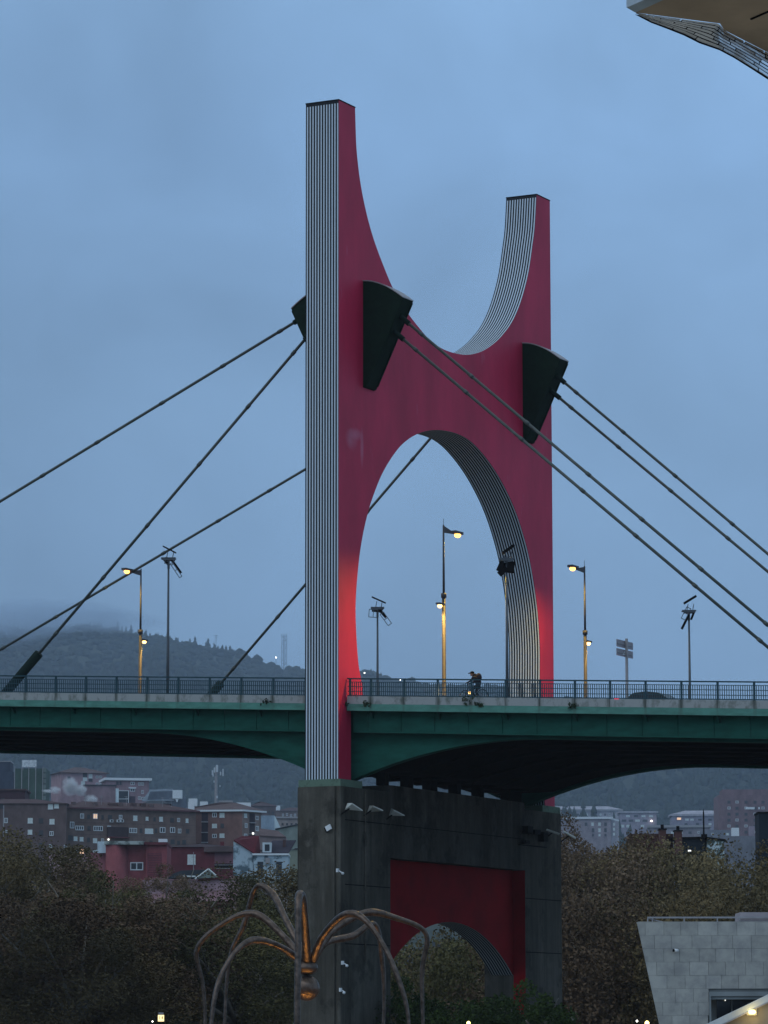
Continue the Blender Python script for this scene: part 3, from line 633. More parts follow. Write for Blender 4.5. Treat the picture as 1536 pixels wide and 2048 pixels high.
# ------------------------------------------------------------------ cyclist
y = 2.3; hip = on(1, 957.5, 1372, y); X = hip[0]; zd = zdeck(X)-.15
bk = thing('bicycle', 'dark bicycle with a bright front lamp ridden by the person on the bridge', 'bicycle', (X-.25, y, zd))
wf, wr = X-.82, X+.22
for wx in (wf, wr):
    m = MB(); n = 24
    ring = [(wx+.33*math.cos(2*math.pi*k/n), y, zd+.35+.33*math.sin(2*math.pi*k/n)) for k in range(n+1)]; m.tube(ring, .022, 6)
    w = part('wheel', m, MAT['black'], bk, True)
    sp_ = MB()
    for k in range(8): sp_.tube([(wx,y,zd+.35),(wx+.32*math.cos(math.pi*k/4),y,zd+.35+.32*math.sin(math.pi*k/4))], .004, 3)
    part('spokes', sp_, MAT['steel'], w)
fm = mat('bike_frame', (.05,.01,.012), .4)
bb = (X-.18, y, zd+.30); seat_ = (X-.02, y, zd+.92); head = (X-.62, y, zd+.85)
part('frame', MB().tube([bb, seat_], .02, 6).tube([bb, head], .022, 6).tube([(X-.05,y,zd+.80), head], .02, 6).tube([(wr,y,zd+.35), bb], .014, 6).tube([(wr,y,zd+.35), (X-.05,y,zd+.8)], .012, 6), fm, bk, True)
part('fork', MB().tube([(wf,y-.05,zd+.35),(X-.64,y-.04,zd+.8),head], .014, 6).tube([(wf,y+.05,zd+.35),(X-.64,y+.04,zd+.8)], .014, 6), MAT['black'], bk, True)
part('handlebar', MB().tube([head,(X-.66,y,zd+1.03)], .014, 6).tube([(X-.66,y-.28,zd+1.04),(X-.66,y+.28,zd+1.04)], .013, 6), MAT['black'], bk, True)
part('saddle', MB().ball((X+.0,y,zd+.95), .1, 10, 6, sc=(1.5,.75,.4)), MAT['black'], bk, True)
lp = part('front_lamp', MB().ball((X-.50,y-.12,zd+.52), .07, 10, 6), MAT['bulbw'], bk, True)
spot('front_light', (wf-.12,y-.08,zd+.60), 60, (1,.85,.6), bk, 120, .05, .5, (-1,-.3,-.35))

person = thing('person', 'person in dark clothes, cap and backpack cycling left over the bridge, arms on the handlebar', 'person', (X, y, zd))
def skinned(name, joints, edges, m, parent, sub=1):
    me = bpy.data.meshes.new(name); me.from_pydata([Vector(j[0])-rootloc(parent) for j in joints], edges, [])
    o = bpy.data.objects.new(name, me); COL.objects.link(o); o.parent = parent
    sk = o.modifiers.new('skin', 'SKIN'); o.modifiers.new('sub', 'SUBSURF').levels = sub; o.modifiers['sub'].render_levels = sub
    for v, j in zip(me.skin_vertices[0].data, joints): v.radius = (j[1], j[1])
    me.skin_vertices[0].data[0].use_root = True; me.materials.append(m); return o
cloth = mat('dark_jacket', (.016,.014,.020), .9); trs = mat('dark_trousers', (.02,.022,.03), .9)
J = [((X+.04,y,zd+1.0),.21), ((X-.08,y,zd+1.20),.23), ((X-.24,y,zd+1.38),.20), ((X-.33,y,zd+1.44),.07), ((X-.36,y,zd+1.50),.065),
     ((X-.25,y-.19,zd+1.36),.065), ((X-.38,y-.23,zd+1.16),.048), ((X-.60,y-.23,zd+1.07),.036), ((X-.66,y-.22,zd+1.06),.036),
     ((X-.25,y+.19,zd+1.36),.065), ((X-.38,y+.23,zd+1.16),.048), ((X-.60,y+.23,zd+1.07),.036), ((X-.66,y+.22,zd+1.06),.036),
     ((X-.0,y-.11,zd+.93),.10), ((X-.34,y-.12,zd+.72),.09), ((X-.22,y-.12,zd+.34),.052), ((X-.20,y-.12,zd+.16),.045), ((X-.33,y-.12,zd+.12),.04),
     ((X-.0,y+.11,zd+.93),.10), ((X-.26,y+.12,zd+.60),.075), ((X-.08,y+.12,zd+.42),.052), ((X-.05,y+.12,zd+.36),.045), ((X-.18,y+.12,zd+.33),.04)]
E_ = [(0,1),(1,2),(2,3),(3,4),(2,5),(5,6),(6,7),(7,8),(2,9),(9,10),(10,11),(11,12),(0,13),(13,14),(14,15),(15,16),(16,17),(0,18),(18,19),(19,20),(20,21),(21,22)]
skinned('body', J, E_, cloth, person, 2)
skin_ = mat('skin', (.35,.18,.12), .6)
hc = np.array((X-.40, y, zd+1.57)); hd = MB().ball(hc, .105, 14, 10, sc=(1.05,.8,1.15)).ball(hc+np.array((-.115,0,-.01)), .018, 6, 5).ball(hc+np.array((-.06,0,-.09)), .04, 8, 6)
for s in (-1, 1): hd.ball(hc+np.array((0,s*.085,-.01)), .025, 6, 5, sc=(1,.4,1.3))
part('head', hd, skin_, person, True)
part('cap', MB().ball(hc+np.array((.01,0,.055)), .118, 14, 8, sc=(1.05,.9,.75)).obox(hc+np.array((-.12,0,.05)), (-.96,0,-.26), (0,1,0), (-.26,0,.96), -.02, .10, -.075, .075, -.01, .012), MAT['black'], person, True)
part('hood', MB().ball((X-.24,y,zd+1.50), .10, 10, 7, sc=(1.1,1.2,.8)), cloth, person, True)
part('backpack', MB().ball((X+.0,y,zd+1.34), .21, 12, 8, sc=(.8,.9,1.2)), mat('backpack_fabric', (.020,.010,.014), .8), person, True)
for s in (-1, 1):
    m = MB().ball((X-.67, y+s*.22, zd+1.06), .038, 8, 6, sc=(.9,1.1,.8))
    for k in range(4): m.tube([(X-.69,y+s*(.19+.022*k),zd+1.075),(X-.715,y+s*(.19+.022*k),zd+1.05),(X-.70,y+s*(.19+.022*k),zd+1.02)], .009, 5)
    part('hand', m, skin_, person, True)

# small things on the kerb and rail
# ------------------------------------------------------------------ bronze sculpture on the plaza
bronze = mat('bronze_patina', (.11,.082,.066), .30, .8, var=.45, vscale=3.5, bump=1.0)
SD_ = 160.
def P3(u, v, dd=0): return at(u, v, SD_+dd)
hub = P3(614, 1930); ground = lambda p: np.array((p[0], p[1], GZ))
sc_ = thing('sculpture', 'large bronze sculpture of arching slender legs meeting at a hub before the pier', 'sculpture', ground(hub))
def leg(pts, rs):
    Pp = [P3(*p) for p in pts]; R = [np.array(p) for p in Pp]; Q = smooth(spline3(R, 8), 1); n = len(Q)
    rr = [np.interp(i/(n-1), np.linspace(0,1,len(rs)), rs) for i in range(n)]
    part('leg', MB().tube(Q, rr, 10), bronze, sc_, True)
def spline3(P, k):
    Q = [2*P[0]-P[1]]+P+[2*P[-1]-P[-2]]; R = []
    for i in range(1, len(Q)-2):
        for j in range(k):
            t = j/k; a, b, c, d = Q[i-1:i+3]; R.append(.5*((2*b)+(c-a)*t+(2*a-5*b+4*c-d)*t*t+(3*b-a-3*c+d)*t**3))
    R.append(P[-1]); return R
r_ = [.19,.15,.17,.11,.12,.08,.06]
leg([(604,1925,0),(563,1895,-.8),(510,1880,-1.6),(470,1905,-2.2),(436,1968,-2.6),(422,2055,-2.8),(416,2190,-2.9)], r_)
leg([(604,1918,.1),(566,1872,.5),(512,1828,1.0),(455,1842,1.4),(394,1898,1.8),(408,1985,2),(412,2180,2)], r_)
leg([(608,1912,.2),(572,1840,1.4),(545,1788,2.6),(512,1774,3.3),(488,1850,3.7),(456,1935,4),(446,2170,4)], r_)
leg([(614,1925,-.2),(610,1850,-1.6),(604,1796,-3),(597,1800,-3.9),(596,1900,-4.3),(594,2050,-4.5),(592,2210,-4.5)], [.2,.17,.2,.13,.14,.09])
leg([(624,1925,-.1),(645,1873,-.9),(688,1830,-1.9),(728,1838,-2.5),(772,1900,-3),(806,1985,-3.3),(818,2050,-3.4),(826,2190,-3.4)], r_)
leg([(626,1920,.1),(664,1864,.6),(730,1826,1.2),(785,1834,1.6),(852,1866,1.9),(844,1940,2.1),(846,2050,2.1),(850,2180,2.1)], r_)
leg([(624,1912,.2),(655,1884,1.4),(706,1872,2.4),(750,1848,3.1),(764,1920,3.5),(768,2010,3.7),(760,2170,3.7)], r_)
part('hub', MB().ball(hub+np.array((0,0,-.1)), .48, 20, 14, sc=(1,1,.75)).ball(hub+np.array((0,0,-1.0)), .56, 20, 14), bronze, sc_, True)
for dx, dy, e_, nm in ((-1.2, -2.6, 420, 0), (1.8, -2.2, 420, 1), (-4.0, -1.2, 200, 2), (4.2, 0, 60, 3)):
    b = ground(hub)+RT0*dx+FH*dy; s = thing('ground_uplight', ['round amber uplight in the paving left of centre under the sculpture','round amber uplight in the paving right of centre under the sculpture','round amber uplight in the paving under the leftmost sculpture leg','round amber uplight in the paving under the rightmost sculpture leg'][nm], 'light fitting', b, 'uplights under the sculpture')
    hs = part('housing', MB().tube([b+np.array((0,0,.004)), b+np.array((0,0,.08))], .16, 14), MAT['black'], s)
    part('lens', MB().tube([b+np.array((0,0,.082)), b+np.array((0,0,.09))], .12, 14), MAT['bulbw'], s)
    tgt = hub-b; spot('uplight', b+np.array((0,0,.15)), e_, (1,.50,.12), s, 70, .1, .6, Vector(tgt.tolist()).normalized())
# ------------------------------------------------------------------ hills
ridge = [(-400,1215),(-100,1240),(0,1252),(60,1262),(120,1254),(180,1250),(230,1260),(300,1274),(350,1284),(400,1293),(450,1302),(480,1311),(530,1330),(560,1340),(600,1346),(650,1350),(700,1346),(735,1350),(775,1364),(800,1372),(900,1376),(1010,1380),(1100,1396),(1300,1412),(1536,1420),(1900,1400)]
def ridge_v(u): return np.interp(u, [p[0] for p in ridge], [p[1] for p in ridge])
def wave(u, d): return math.sin(u*.013+d*.004)*.5+math.sin(u*.031-d*.007+1.3)*.3+math.sin(u*.007+d*.011+.5)*.4
US = np.linspace(-500, 2036, 200); DS = np.concatenate([np.linspace(430, 1700, 45), np.linspace(1740, 2500, 30), np.linspace(2540, 3300, 8)])
def hill_z(u, D):
    zr = at(u, ridge_v(u), 2500)[2]
    base = np.interp(D, [430,520,900,1250,1700], [GZ-.1, -1, 14, 40, 92])
    if D <= 1700: z = base
    elif D <= 2500: t = (D-1700)/800; z = 92+(zr-92)*(t*t*(3-2*t)*.35+t*.65)
    else: z = zr-(D-2500)*.25
    amp = np.interp(D, [430,900,1700,2300,2500], [0,2,8,10,0]); return z+wave(u, D)*amp
hb = MB(); nu = len(US)
for D in DS:
    for u in US:
        p = at(u, 1500, D); hb.v.append((p[0], p[1], hill_z(u, D)))
for i in range(len(DS)-1):
    for j in range(nu-1): hb.f.append((i*nu+j, i*nu+j+1, (i+1)*nu+j+1, (i+1)*nu+j))
hb.m = [0]*len(hb.f)
struct('hillside', hb, mat('wooded_slope', (.020,.032,.020), .95, col2=(.04,.05,.028), vscale=.012), True)
# wooded cover: thousands of crowns that read as one mass
fw_ = MB()
def crown(P, r, h, conifer):
    P = np.array(P)
    if conifer:
        n = 6; vs = [P+np.array((0,0,h))]
        for k in range(3):
            zz = h*(.72-.30*k); rr = r*(.45+.3*k)
            ring = [P+np.array((rr*math.cos(2*math.pi*j/n+k), rr*math.sin(2*math.pi*j/n+k), zz*(1+rng.uniform(-.06,.06)))) for j in range(n)]
            apex = P+np.array((0,0,min(h, zz+h*.38))); fw_.add([apex]+ring, [(0,1+j,1+(j+1)%n) for j in range(n)])
    else:
        n = 6; rows = [(.15,.75),(.5,1.0),(.82,.66)]; vs = []; fs = []
        for a, b in rows:
            for j in range(n): w = 2*math.pi*j/n; q = r*b*rng.uniform(.75,1.2); vs.append(P+np.array((q*math.cos(w), q*math.sin(w), h*a*rng.uniform(.9,1.1))))
        vs.append(P+np.array((0,0,h)))
        for a in range(2): fs += [(a*n+j, a*n+(j+1)%n, (a+1)*n+(j+1)%n, (a+1)*n+j) for j in range(n)]
        fs += [(2*n+j, 2*n+(j+1)%n, 3*n) for j in range(n)]; fw_.add(vs, fs)
for k in range(9000):
    D = 1400+1080*rng.random()**.8; u = rng.uniform(-120, 1660)
    if D < 1750 and rng.random() < .5: continue
    p = at(u, 1500, D); z = hill_z(u, D); c = rng.random() < .3 and D < 2250
    crown((p[0], p[1], z-1), rng.uniform(2.6,4.6) if not c else rng.uniform(2,3.5), rng.uniform(4,7)*(1 if D < 2250 else .7) if not c else rng.uniform(9,15), c)
# skyline trees
for u, h, c in [(202,9,1),(235,16,1),(262,15,1),(290,8,1),(312,9,1),(335,15,1),(352,9,1),(390,16,1),(416,17,1),(430,8,1),(445,10,1),(452,9,1),(460,12,1),(464,8,1),(478,12,0),(486,11,0),(514,13,0),(542,9,0),(553,7,0),(578,10,0),(592,11,0),(605,8,0),(742,13,1),(747,11,0),(735,9,0),(762,12,1),(770,8,0),(785,9,0),(818,14,0),(823,16,0),(830,9,0),(905,6,0),(975,10,0),(990,9,0),(1003,7,0)]:
    p = at(u, ridge_v(u), 2498); crown((p[0],p[1],p[2]-2.5), 2.6 if c else 4.2, h*.42+2.5, bool(c))
for u in np.arange(-60, 1040, 8):
    p = at(u, ridge_v(u), 2490); c = rng.random() < .75 and u < 480
    crown((p[0],p[1],p[2]-3), rng.uniform(1.4,2.2) if c else rng.uniform(2.5,4.0), rng.uniform(5.0,8.0) if c else rng.uniform(3.2,4.6), c)
struct('distant_wood', fw_, mat('distant_foliage', (.014,.026,.018), .95, col2=(.026,.038,.022), vscale=.02), True, 'stuff')

def at_hill(u, D): p = at(u, 1500, D); return np.array((p[0], p[1], hill_z(u, D)))
# masts on the hill
b = at_hill(568, 2420); top = at(568, 1268, 2420)[2]; t = thing('lattice_mast', 'thin lattice radio mast on the ridge just left of the tower', 'radio mast', b)
m = MB(); w = 1.3; H_ = top-b[2]
for sx in (-1,1):
    for sy in (-1,1): m.tube([b+np.array((sx*w,sy*w,-1)), b+np.array((sx*w*.9,sy*w*.9,H_))], .16, 4)
part('frame', m, MAT['pole_dark'], t); m = MB(); k = 0
for z in np.arange(2, H_, 2.6):
    s = 1 if k % 2 else -1; m.tube([b+RT0*(-w*s)+np.array((0,0,z-2)), b+RT0*(w*s)+np.array((0,0,z))], .1, 4); m.tube([b-RT0*w+np.array((0,0,z)), b+RT0*w+np.array((0,0,z))], .1, 4); k += 1
part('bracing', m, MAT['pole_dark'], t)
b = at_hill(431, 2440); top = at(431, 1271, 2440)[2]; t = thing('antenna_pole', 'faint thin antenna pole among the ridge conifers left of the tower', 'antenna', b)
part('pole', MB().tube([b, (b[0],b[1],top)], .16, 5), MAT['pole_dark'], t)
part('aerial', MB().obox((b[0],b[1],top), RT0, FH, (0,0,1), -1.2, 1.2, -.1, .1, -.12, .12).obox((b[0],b[1],top-1.6), RT0, FH, (0,0,1), -.8, .8, -.1, .1, -.12, .12), MAT['pole_dark'], t)
for u, v, lab in ((552,1315,'single white lamp on the ridge left of the tower near the lattice mast'), (729,1346,'white hill lamp low on the ridge behind the left foot of the arch'), (801,1360,'hill lamp on the ridge behind the railing in the middle of the arch'), (335,1336,'faint white lamp on the dark slope behind the left floodlight mast')):
    p = at(u, v, 2380); zb = hill_z(u, 2380); t = thing('hill_lamp', lab, 'lamp', (p[0],p[1],min(zb, p[2]-6)), 'lamps up on the hill')
    part('pole', MB().tube([(p[0],p[1],min(zb,p[2]-6)), p], .12, 5), MAT['pole_dark'], t); part('bulb', MB().ball(p, .40, 8, 6), MAT['bulbc'], t)
b = at(432, 1606, 1010); top = at(432, 1533, 1010); t = thing('phone_mast', 'tall mobile phone mast with pale panels behind the brick block left of the pier', 'phone mast', (b[0],b[1],hill_z(432,1010)))
part('pole', MB().tube([(b[0],b[1],hill_z(432,1010)), (b[0],b[1],top[2]-3), top], [.5,.42,.2], 8), MAT['steel'], t)
pm_ = mat('antenna_panel', (.55,.60,.64), .6)
for u, v, w, h in ((425,1545,3,9),(429,1540,3,10),(434,1537,4,14),(426,1550,2.4,6),(446,1545,2.2,14),(441,1547,2.4,7),(428,1563,2,4),(440,1572,2,3),(434,1594,3,5)):
    p = at(u, v, 1009); m = MB().obox(p, RT0, FH, (0,0,1), -w*.07, w*.07, -.2, .2, -h*.07, h*.07); part('antenna', m, pm_, t)
part('spar', MB().obox(at(435,1546,1010), RT0, FH, (0,0,1), -1.4, 1.6, -.06, .06, -.08, .08), MAT['steel'], t)

# ------------------------------------------------------------------ buildings on the far bank
class Fac:
    def __init__(s, u0, v0, D, phi=0.):
        s.P = at(u0, v0, D); a = math.radians(phi); s.e = RT0*math.cos(a)+FH*math.sin(a); s.n = RT0*math.sin(a)-FH*math.cos(a)   # n: out of the wall, to the camera
    def pt(s, u, v, off=0.):
        d = ray(u, v); P = s.P+s.n*off; return CAM+d*(((P-CAM)@s.n)/(d@s.n))
    def st(s, u, v): q = s.pt(u, v)-s.P; return q@s.e, q[2]+s.P[2]
    def w(s, a, z, off=0.): q = s.P+s.e*a+s.n*off; return np.array((q[0], q[1], z))
    def box(s, m, a0, a1, z0, z1, o0, o1): return m.obox((s.P[0], s.P[1], 0), s.e, s.n, (0,0,1), a0, a1, o0, o1, z0, z1)
def building(name, label, cat, F, u0, u1, vt, zb, depth, wallmat, vref=None, roof=None):
    a0 = F.st(u0, vt)[0]; a1 = F.st(u1, vt)[0]; zt = F.st((u0+u1)/2 if vref is None else vref, vt)[1]
    r_ = thing(name, label, cat, F.w((a0+a1)/2, zb)); m = MB(); F.box(m, a0, a1, zb, zt, -depth, 0)
    w = part('wall', m, wallmat, r_); return r_, a0, a1, zt, w
def roof_flat(F, r_, a0, a1, zt, depth, t, ov, m_, ovs=None):
    m = MB(); F.box(m, a0-ov, a1+ov, zt+.003, zt+t, -depth-ov, ov); return part('roof', m, m_, r_)
def roof_hip(F, r_, a0, a1, zt, depth, h, ov, m_, inset=None, name='roof'):
    i = depth/2 if inset is None else inset; P = [F.w(a0-ov, zt, ov), F.w(a1+ov, zt, ov), F.w(a1+ov, zt, -depth-ov), F.w(a0-ov, zt, -depth-ov), F.w(a0+i, zt+h, -depth/2), F.w(a1-i, zt+h, -depth/2)]
    return part(name, MB().add(P, [(0,1,5,4),(1,2,5),(2,3,4,5),(3,0,4),(3,2,1,0)]), m_, r_)
framem = mat('window_frame', (.66,.70,.72), .7); darkm = mat('shutter_dark', (.06,.065,.075), .8)
def win(F, r_, u, v, w, h, kind, D):
    a, z = F.st(u, v); k = D/FPX; hw = w*k/2; hh = h*k/2
    g = MB()
    if kind in ('frame', 'wide', 'lites', 'litf'):
        t = min(.14, hw*.28)*1.15
        F.box(g, a-hw, a+hw, z-hh, z-hh+t, .003, .12); F.box(g, a-hw, a+hw, z+hh-t, z+hh, .003, .12)
        nm = {'frame':1, 'wide':1, 'lites':4, 'litf':1}[kind]; xs_ = [a-hw+t/2+(2*hw-t)*i/(nm if nm > 1 else 2) for i in range((nm if nm > 1 else 2)+1)]
        for x in xs_: F.box(g, x-t/2, x+t/2, z-hh+t, z+hh-t, .003, .11)
        fo = part('window', g, framem, r_); p = MB(); F.box(p, a-hw+t*.5, a+hw-t*.5, z-hh+t*.5, z+hh-t*.5, .003, .05)
        part('pane', p, MAT['lit'] if kind == 'litf' else MAT['glass'], fo)
    else:
        F.box(g, a-hw-.06, a+hw+.06, z-hh-.12, z-hh, .003, .16)
        fo = part('window', g, darkm if kind != 'blind' else framem, r_); p = MB(); F.box(p, a-hw, a+hw, z-hh+.003, z+hh-.003, .003, .06)
        part('pane', p, {'blind':MAT['blind'], 'dark':darkm, 'lit':MAT['lit'], 'litw':MAT['litw'], 'glass':MAT['glass']}[kind], fo)
    return fo
bw = lambda n_, c, **k: mat(n_, c, .92, var=.22, vscale=.45, stretch=(1,1,.6), **k)
brick = bw('brown_brick', (.165,.115,.10)); brick2 = bw('dark_brick', (.125,.088,.085)); brick3 = bw('red_brown_brick', (.20,.11,.095)); pinkw = bw('pink_render', (.36,.24,.26)); rtile = bw('roof_tiles', (.085,.05,.05))
rtile2 = bw('brown_roof_tiles', (.12,.085,.085)); redw = bw('red_render', (.24,.065,.075)); marw = bw('maroon_render', (.135,.035,.045)); greyg = bw('grey_green_render', (.20,.24,.22)); slate = bw('slate', (.04,.05,.06)); palew = bw('pale_render', (.40,.38,.42))
# long brown block, left part faces us
D = 900; F = Fac(60, 1600, D, 3); zb = 8
r1, a0, a1, zt, _w = building('apartment_block', 'dark brown brick block at the far left with two columns of white shuttered windows', 'apartment block', F, -60, 133, 1607, zb, 16, brick2)
roof_hip(F, r1, a0, a1, zt, 16, 1.6, .5, rtile)
for u, v, w, h, k in ((60.5,1641,10,10,'blind'),(82,1641,9,9,'dark'),(104,1643,10,10,'blind'),(60,1664,9,9,'blind'),(82,1665,9,9,'dark'),(103,1667,8,9,'frame'),(12,1641,7,10,'frame'),(12,1663,6,5,'frame'),(101,1692,6,7,'frame'),(131,1694,6,8,'frame'),(101,1613,10,10,'blind'),(113,1612,9,8,'blind'),(82,1690,9,9,'dark'),(60,1688,9,9,'dark'),(3,1612,7,9,'dark')): win(F, r1, u, v, w, h, k, D)
m = MB(); q = F.st(7, 1650); F.box(m, q[0]-.12, q[0]+.12, zb, zt-.5, .003, .15); part('drainpipe', m, MAT['steel'], r1)
F = Fac(20, 1590, 930, 0); r_, a0, a1, zt, _w = building('apartment_block', 'dark purple-brown roof-top storey rising above the far left brick block', 'apartment block', F, -60, 50, 1581, zb, 12, bw('purple_brick', (.06,.03,.04)))
roof_flat(F, r_, a0, a1, zt, 12, .4, .4, rtile); win(F, r_, 6, 1599, 7, 6, 'dark', 930)
# long brown block, main part recedes to the right
D = 905; F = Fac(133, 1620, D, 27); r_, a0, a1, zt, _w = building('apartment_block', 'long brown brick block with many white windows and one lit orange window', 'apartment block', F, 133.3, 392, 1614, zb, 14, brick, 133)
e = roof_hip(F, r_, a0, a1, zt, 14, 2.0, .8, rtile); m = MB(); F.box(m, a0-.8, a1+.8, zt-.35, zt-.003, .003, .8); part('eave', m, bw('eave_red', (.13,.06,.07)), r_)
W1 = [(164,1632,8,10,'frame'),(190.5,1632.5,10,11,'litf'),(220,1634,9,8,'dark'),(241,1634,7,8,'frame'),(270.5,1636,9,10,'blind'),(294,1637,6,7,'blind'),(322,1638,8,9,'blind'),(344,1640,8,8,'dark'),
 (144,1650,9,13,'frame'),(159,1656,18,9,'lites'),(196,1657,20,10,'lites'),(218,1656,8,9,'frame'),(266,1661,17,10,'lites'),(298,1662,18,10,'blind'),(325,1660,12,11,'frame'),(345,1660,11,11,'frame'),
 (141,1675,10,9,'dark'),(151,1677,8,8,'blind'),(163,1678,8,8,'blind'),(190,1681,9,9,'blind'),(153,1703,7,9,'frame'),(163.5,1703,9,9,'lit'),(190,1702,9,5,'blind'),(345,1683,9,8,'dark'),(368,1684,8,8,'dark')]
for u, v, w, h, k in W1: win(F, r_, u, v, w, h, k, D)
for u, v, w, h, k in ((177,1633,6,8,'dark'),(205,1634,5,8,'dark'),(309,1638,5,7,'dark'),(357,1640,6,8,'frame'),(374,1641,6,8,'blind'),(178,1656,7,8,'dark'),(282,1661,6,8,'dark'),(312,1661,5,8,'dark'),(359,1662,7,9,'frame'),(375,1662,7,8,'dark'),(177,1679,6,8,'dark'),(205,1681,6,8,'frame'),(357,1685,6,7,'dark'),(141,1701,7,8,'dark'),(176,1703,6,8,'dark'),(302,1684,7,6,'dark')): win(F, r_, u, v, w, h, k, D)
for v in (1645,1668.5,1691.5):
    m = MB(); z = F.st(133.3, v-1)[1]; F.box(m, a0+.1, a1-.1, z-.10, z+.05, .003, .035); part('floor_band', m, brick2, r_)
for u in (180, 212, 262, 335, 352):
    q = F.st(u, 1612); b = F.w(q[0], zt+.8, -3); part('aerial', MB().tube([b, b+np.array((0,0,2.6))], .05, 4).obox(b+np.array((0,0,2.4)), F.e, F.n, (0,0,1), -.55,.55,-.04,.04,-.04,.04).obox(b+np.array((0,0,2.0)), F.e, F.n, (0,0,1), -.4,.4,-.04,.04,-.04,.04), MAT['steel'], r_)
for u, w in ((155,3),(198,4),(250,3),(310,5)):
    q = F.st(u, 1612); m = MB(); F.box(m, q[0]-w*.12, q[0]+w*.12, zt+.3, zt+1.5, -3.4, -2.0); part('roof_vent', m, rtile2, r_)
for u, v in ((222,1642),(236,1642),(243,1642)):
    m = MB(); q = F.st(u, v); F.box(m, q[0]-.42, q[0]+.42, q[1]-.32, q[1]+.32, .003, .5); c = part('air_conditioner', m, MAT['white'], r_); m = MB(); F.box(m, q[0]-.25, q[0]+.25, q[1]-.22, q[1]+.22, .502, .52); part('fan_grille', m, MAT['black'], c)
m = MB(); q0, q1 = F.st(214,1668), F.st(255,1650); F.box(m, q0[0], q1[0], F.st(230,1674)[1], F.st(230,1654)[1], .003, .5); bl = part('balcony', m, bw('balcony_shade', (.05,.035,.04)), r_)  # solid block coloured dark to paint the shade inside the balcony
m = MB(); F.box(m, q0[0]-.1, q1[0]+.1, F.st(230,1674.5)[1]-.2, F.st(230,1674)[1], .003, 1.2); part('balcony_slab', m, marw, bl)
part('lit_window', MB().ball(F.pt(217,1679,.6), .28, 8, 6), MAT['litw'], r_)
for u in (230, 238, 275, 294): # roof clutter: chimneys
    m = MB(); q = F.st(u, 1616); F.box(m, q[0]-.7, q[0]+.7, q[1]-1.5, q[1]+1.3, -3.2, -2.2); part('chimney', m, rtile, r_)
# brick block with white eave and corner
D = 930; F = Fac(484, 1625, D, -6); r_, a0, a1, zt, _w = building('apartment_block', 'red-brown brick block with bright white eaves and dark balcony recess, left of the pier', 'apartment block', F, 381, 484.5, 1623, zb, 13, brick3, 484)
F2 = Fac(484.5, 1625, D, 52)
L2 = F2.st(523, 1640)[0]; m = MB(); F2.box(m, 0, L2, zb, zt, -13, 0); part('side_wall', m, bw('side_brick', (.24,.175,.155)), r_)
ev = MB(); A = F.w(F.st(357,1622)[0], zt+.02, .9); B = F.w(a1+.5, zt+.02, .9); Cc = F2.w(L2+1.0, zt+.02, .9)
ev.prism([A, B, B-F.n*2, A-F.n*2], (0,0,0), (0,0,.42)); ev.prism([B+np.array((0,0,.003)), Cc+np.array((0,0,.003)), Cc-F2.n*2+np.array((0,0,.003)), B-F.n*2+np.array((0,0,.003))], (0,0,0), (0,0,.42)); part('eave', ev, MAT['white'], r_)
ap = at(440,1604.5,936); ap2 = at(470,1605,938); bk_ = A-F.n*14; bk2 = Cc-F2.n*10; z3 = np.array((0,0,.45)); part('roof', MB().add([A+z3,B+z3,Cc+z3,bk2+z3,bk_+z3,ap,ap2], [(0,1,6,5),(1,2,6),(2,3,6),(3,4,5,6),(4,0,5)]), rtile2, r_)
for u, v, w, h, k in ((388,1631,5,9,'frame'),(429,1630,9,9,'frame'),(444,1630,10,9,'blind'),(388,1652,5,8,'blind'),(429,1651.5,10,8,'blind'),(444.5,1651,7,8,'dark'),(387.5,1673,5,7,'litw'),(429,1672,9,8,'frame'),(444,1671,10,8,'blind')): win(F, r_, u, v, w, h, k, D)
m = MB(); q0, q1 = F.st(403,1687), F.st(416,1625); F.box(m, q0[0], q1[0], q0[1], zt-.3, .003, .03); rc = part('recess_shade_sheet', m, bw('recess_shade', (.035,.028,.04)), r_);  # dark sheet on the uncut wall, painting the shade of a balcony recess
for v in (1644,1665,1685): m = MB(); z = F.st(410,v)[1]; F.box(m, q0[0]-.05, q1[0]+.05, z-.12, z+.12, .033, .5); part('balcony_slab', m, MAT['steel'], rc)
for u, v, w, h, k in ((491,1631,6,8,'blind'),(492,1651,5,9,'frame'),(491,1671,6,7,'frame'),(514,1636,6,8,'frame'),(514,1657,6,10,'frame')): win(F2, r_, u, v, w*1.5, h, k, D)
m = MB(); q0, q1 = F2.st(498.5,1674), F2.st(509.5,1626); F2.box(m, q0[0], q1[0], q0[1], zt-.3, .003, .03); rc = part('recess_shade_sheet', m, bpy.data.materials['recess_shade'], r_)  # same on the side wall: recess shade as a dark sheet
for v in (1645.5,1668): m = MB(); z = F2.st(504,v)[1]; F2.box(m, q0[0]-.05, q1[0]+.05, z-.12, z+.12, .033, .5); part('balcony_slab', m, MAT['steel'], rc)
part('balcony_lamp', MB().ball(F2.pt(506,1667,.5), .33, 8, 6), MAT['litw'], r_)
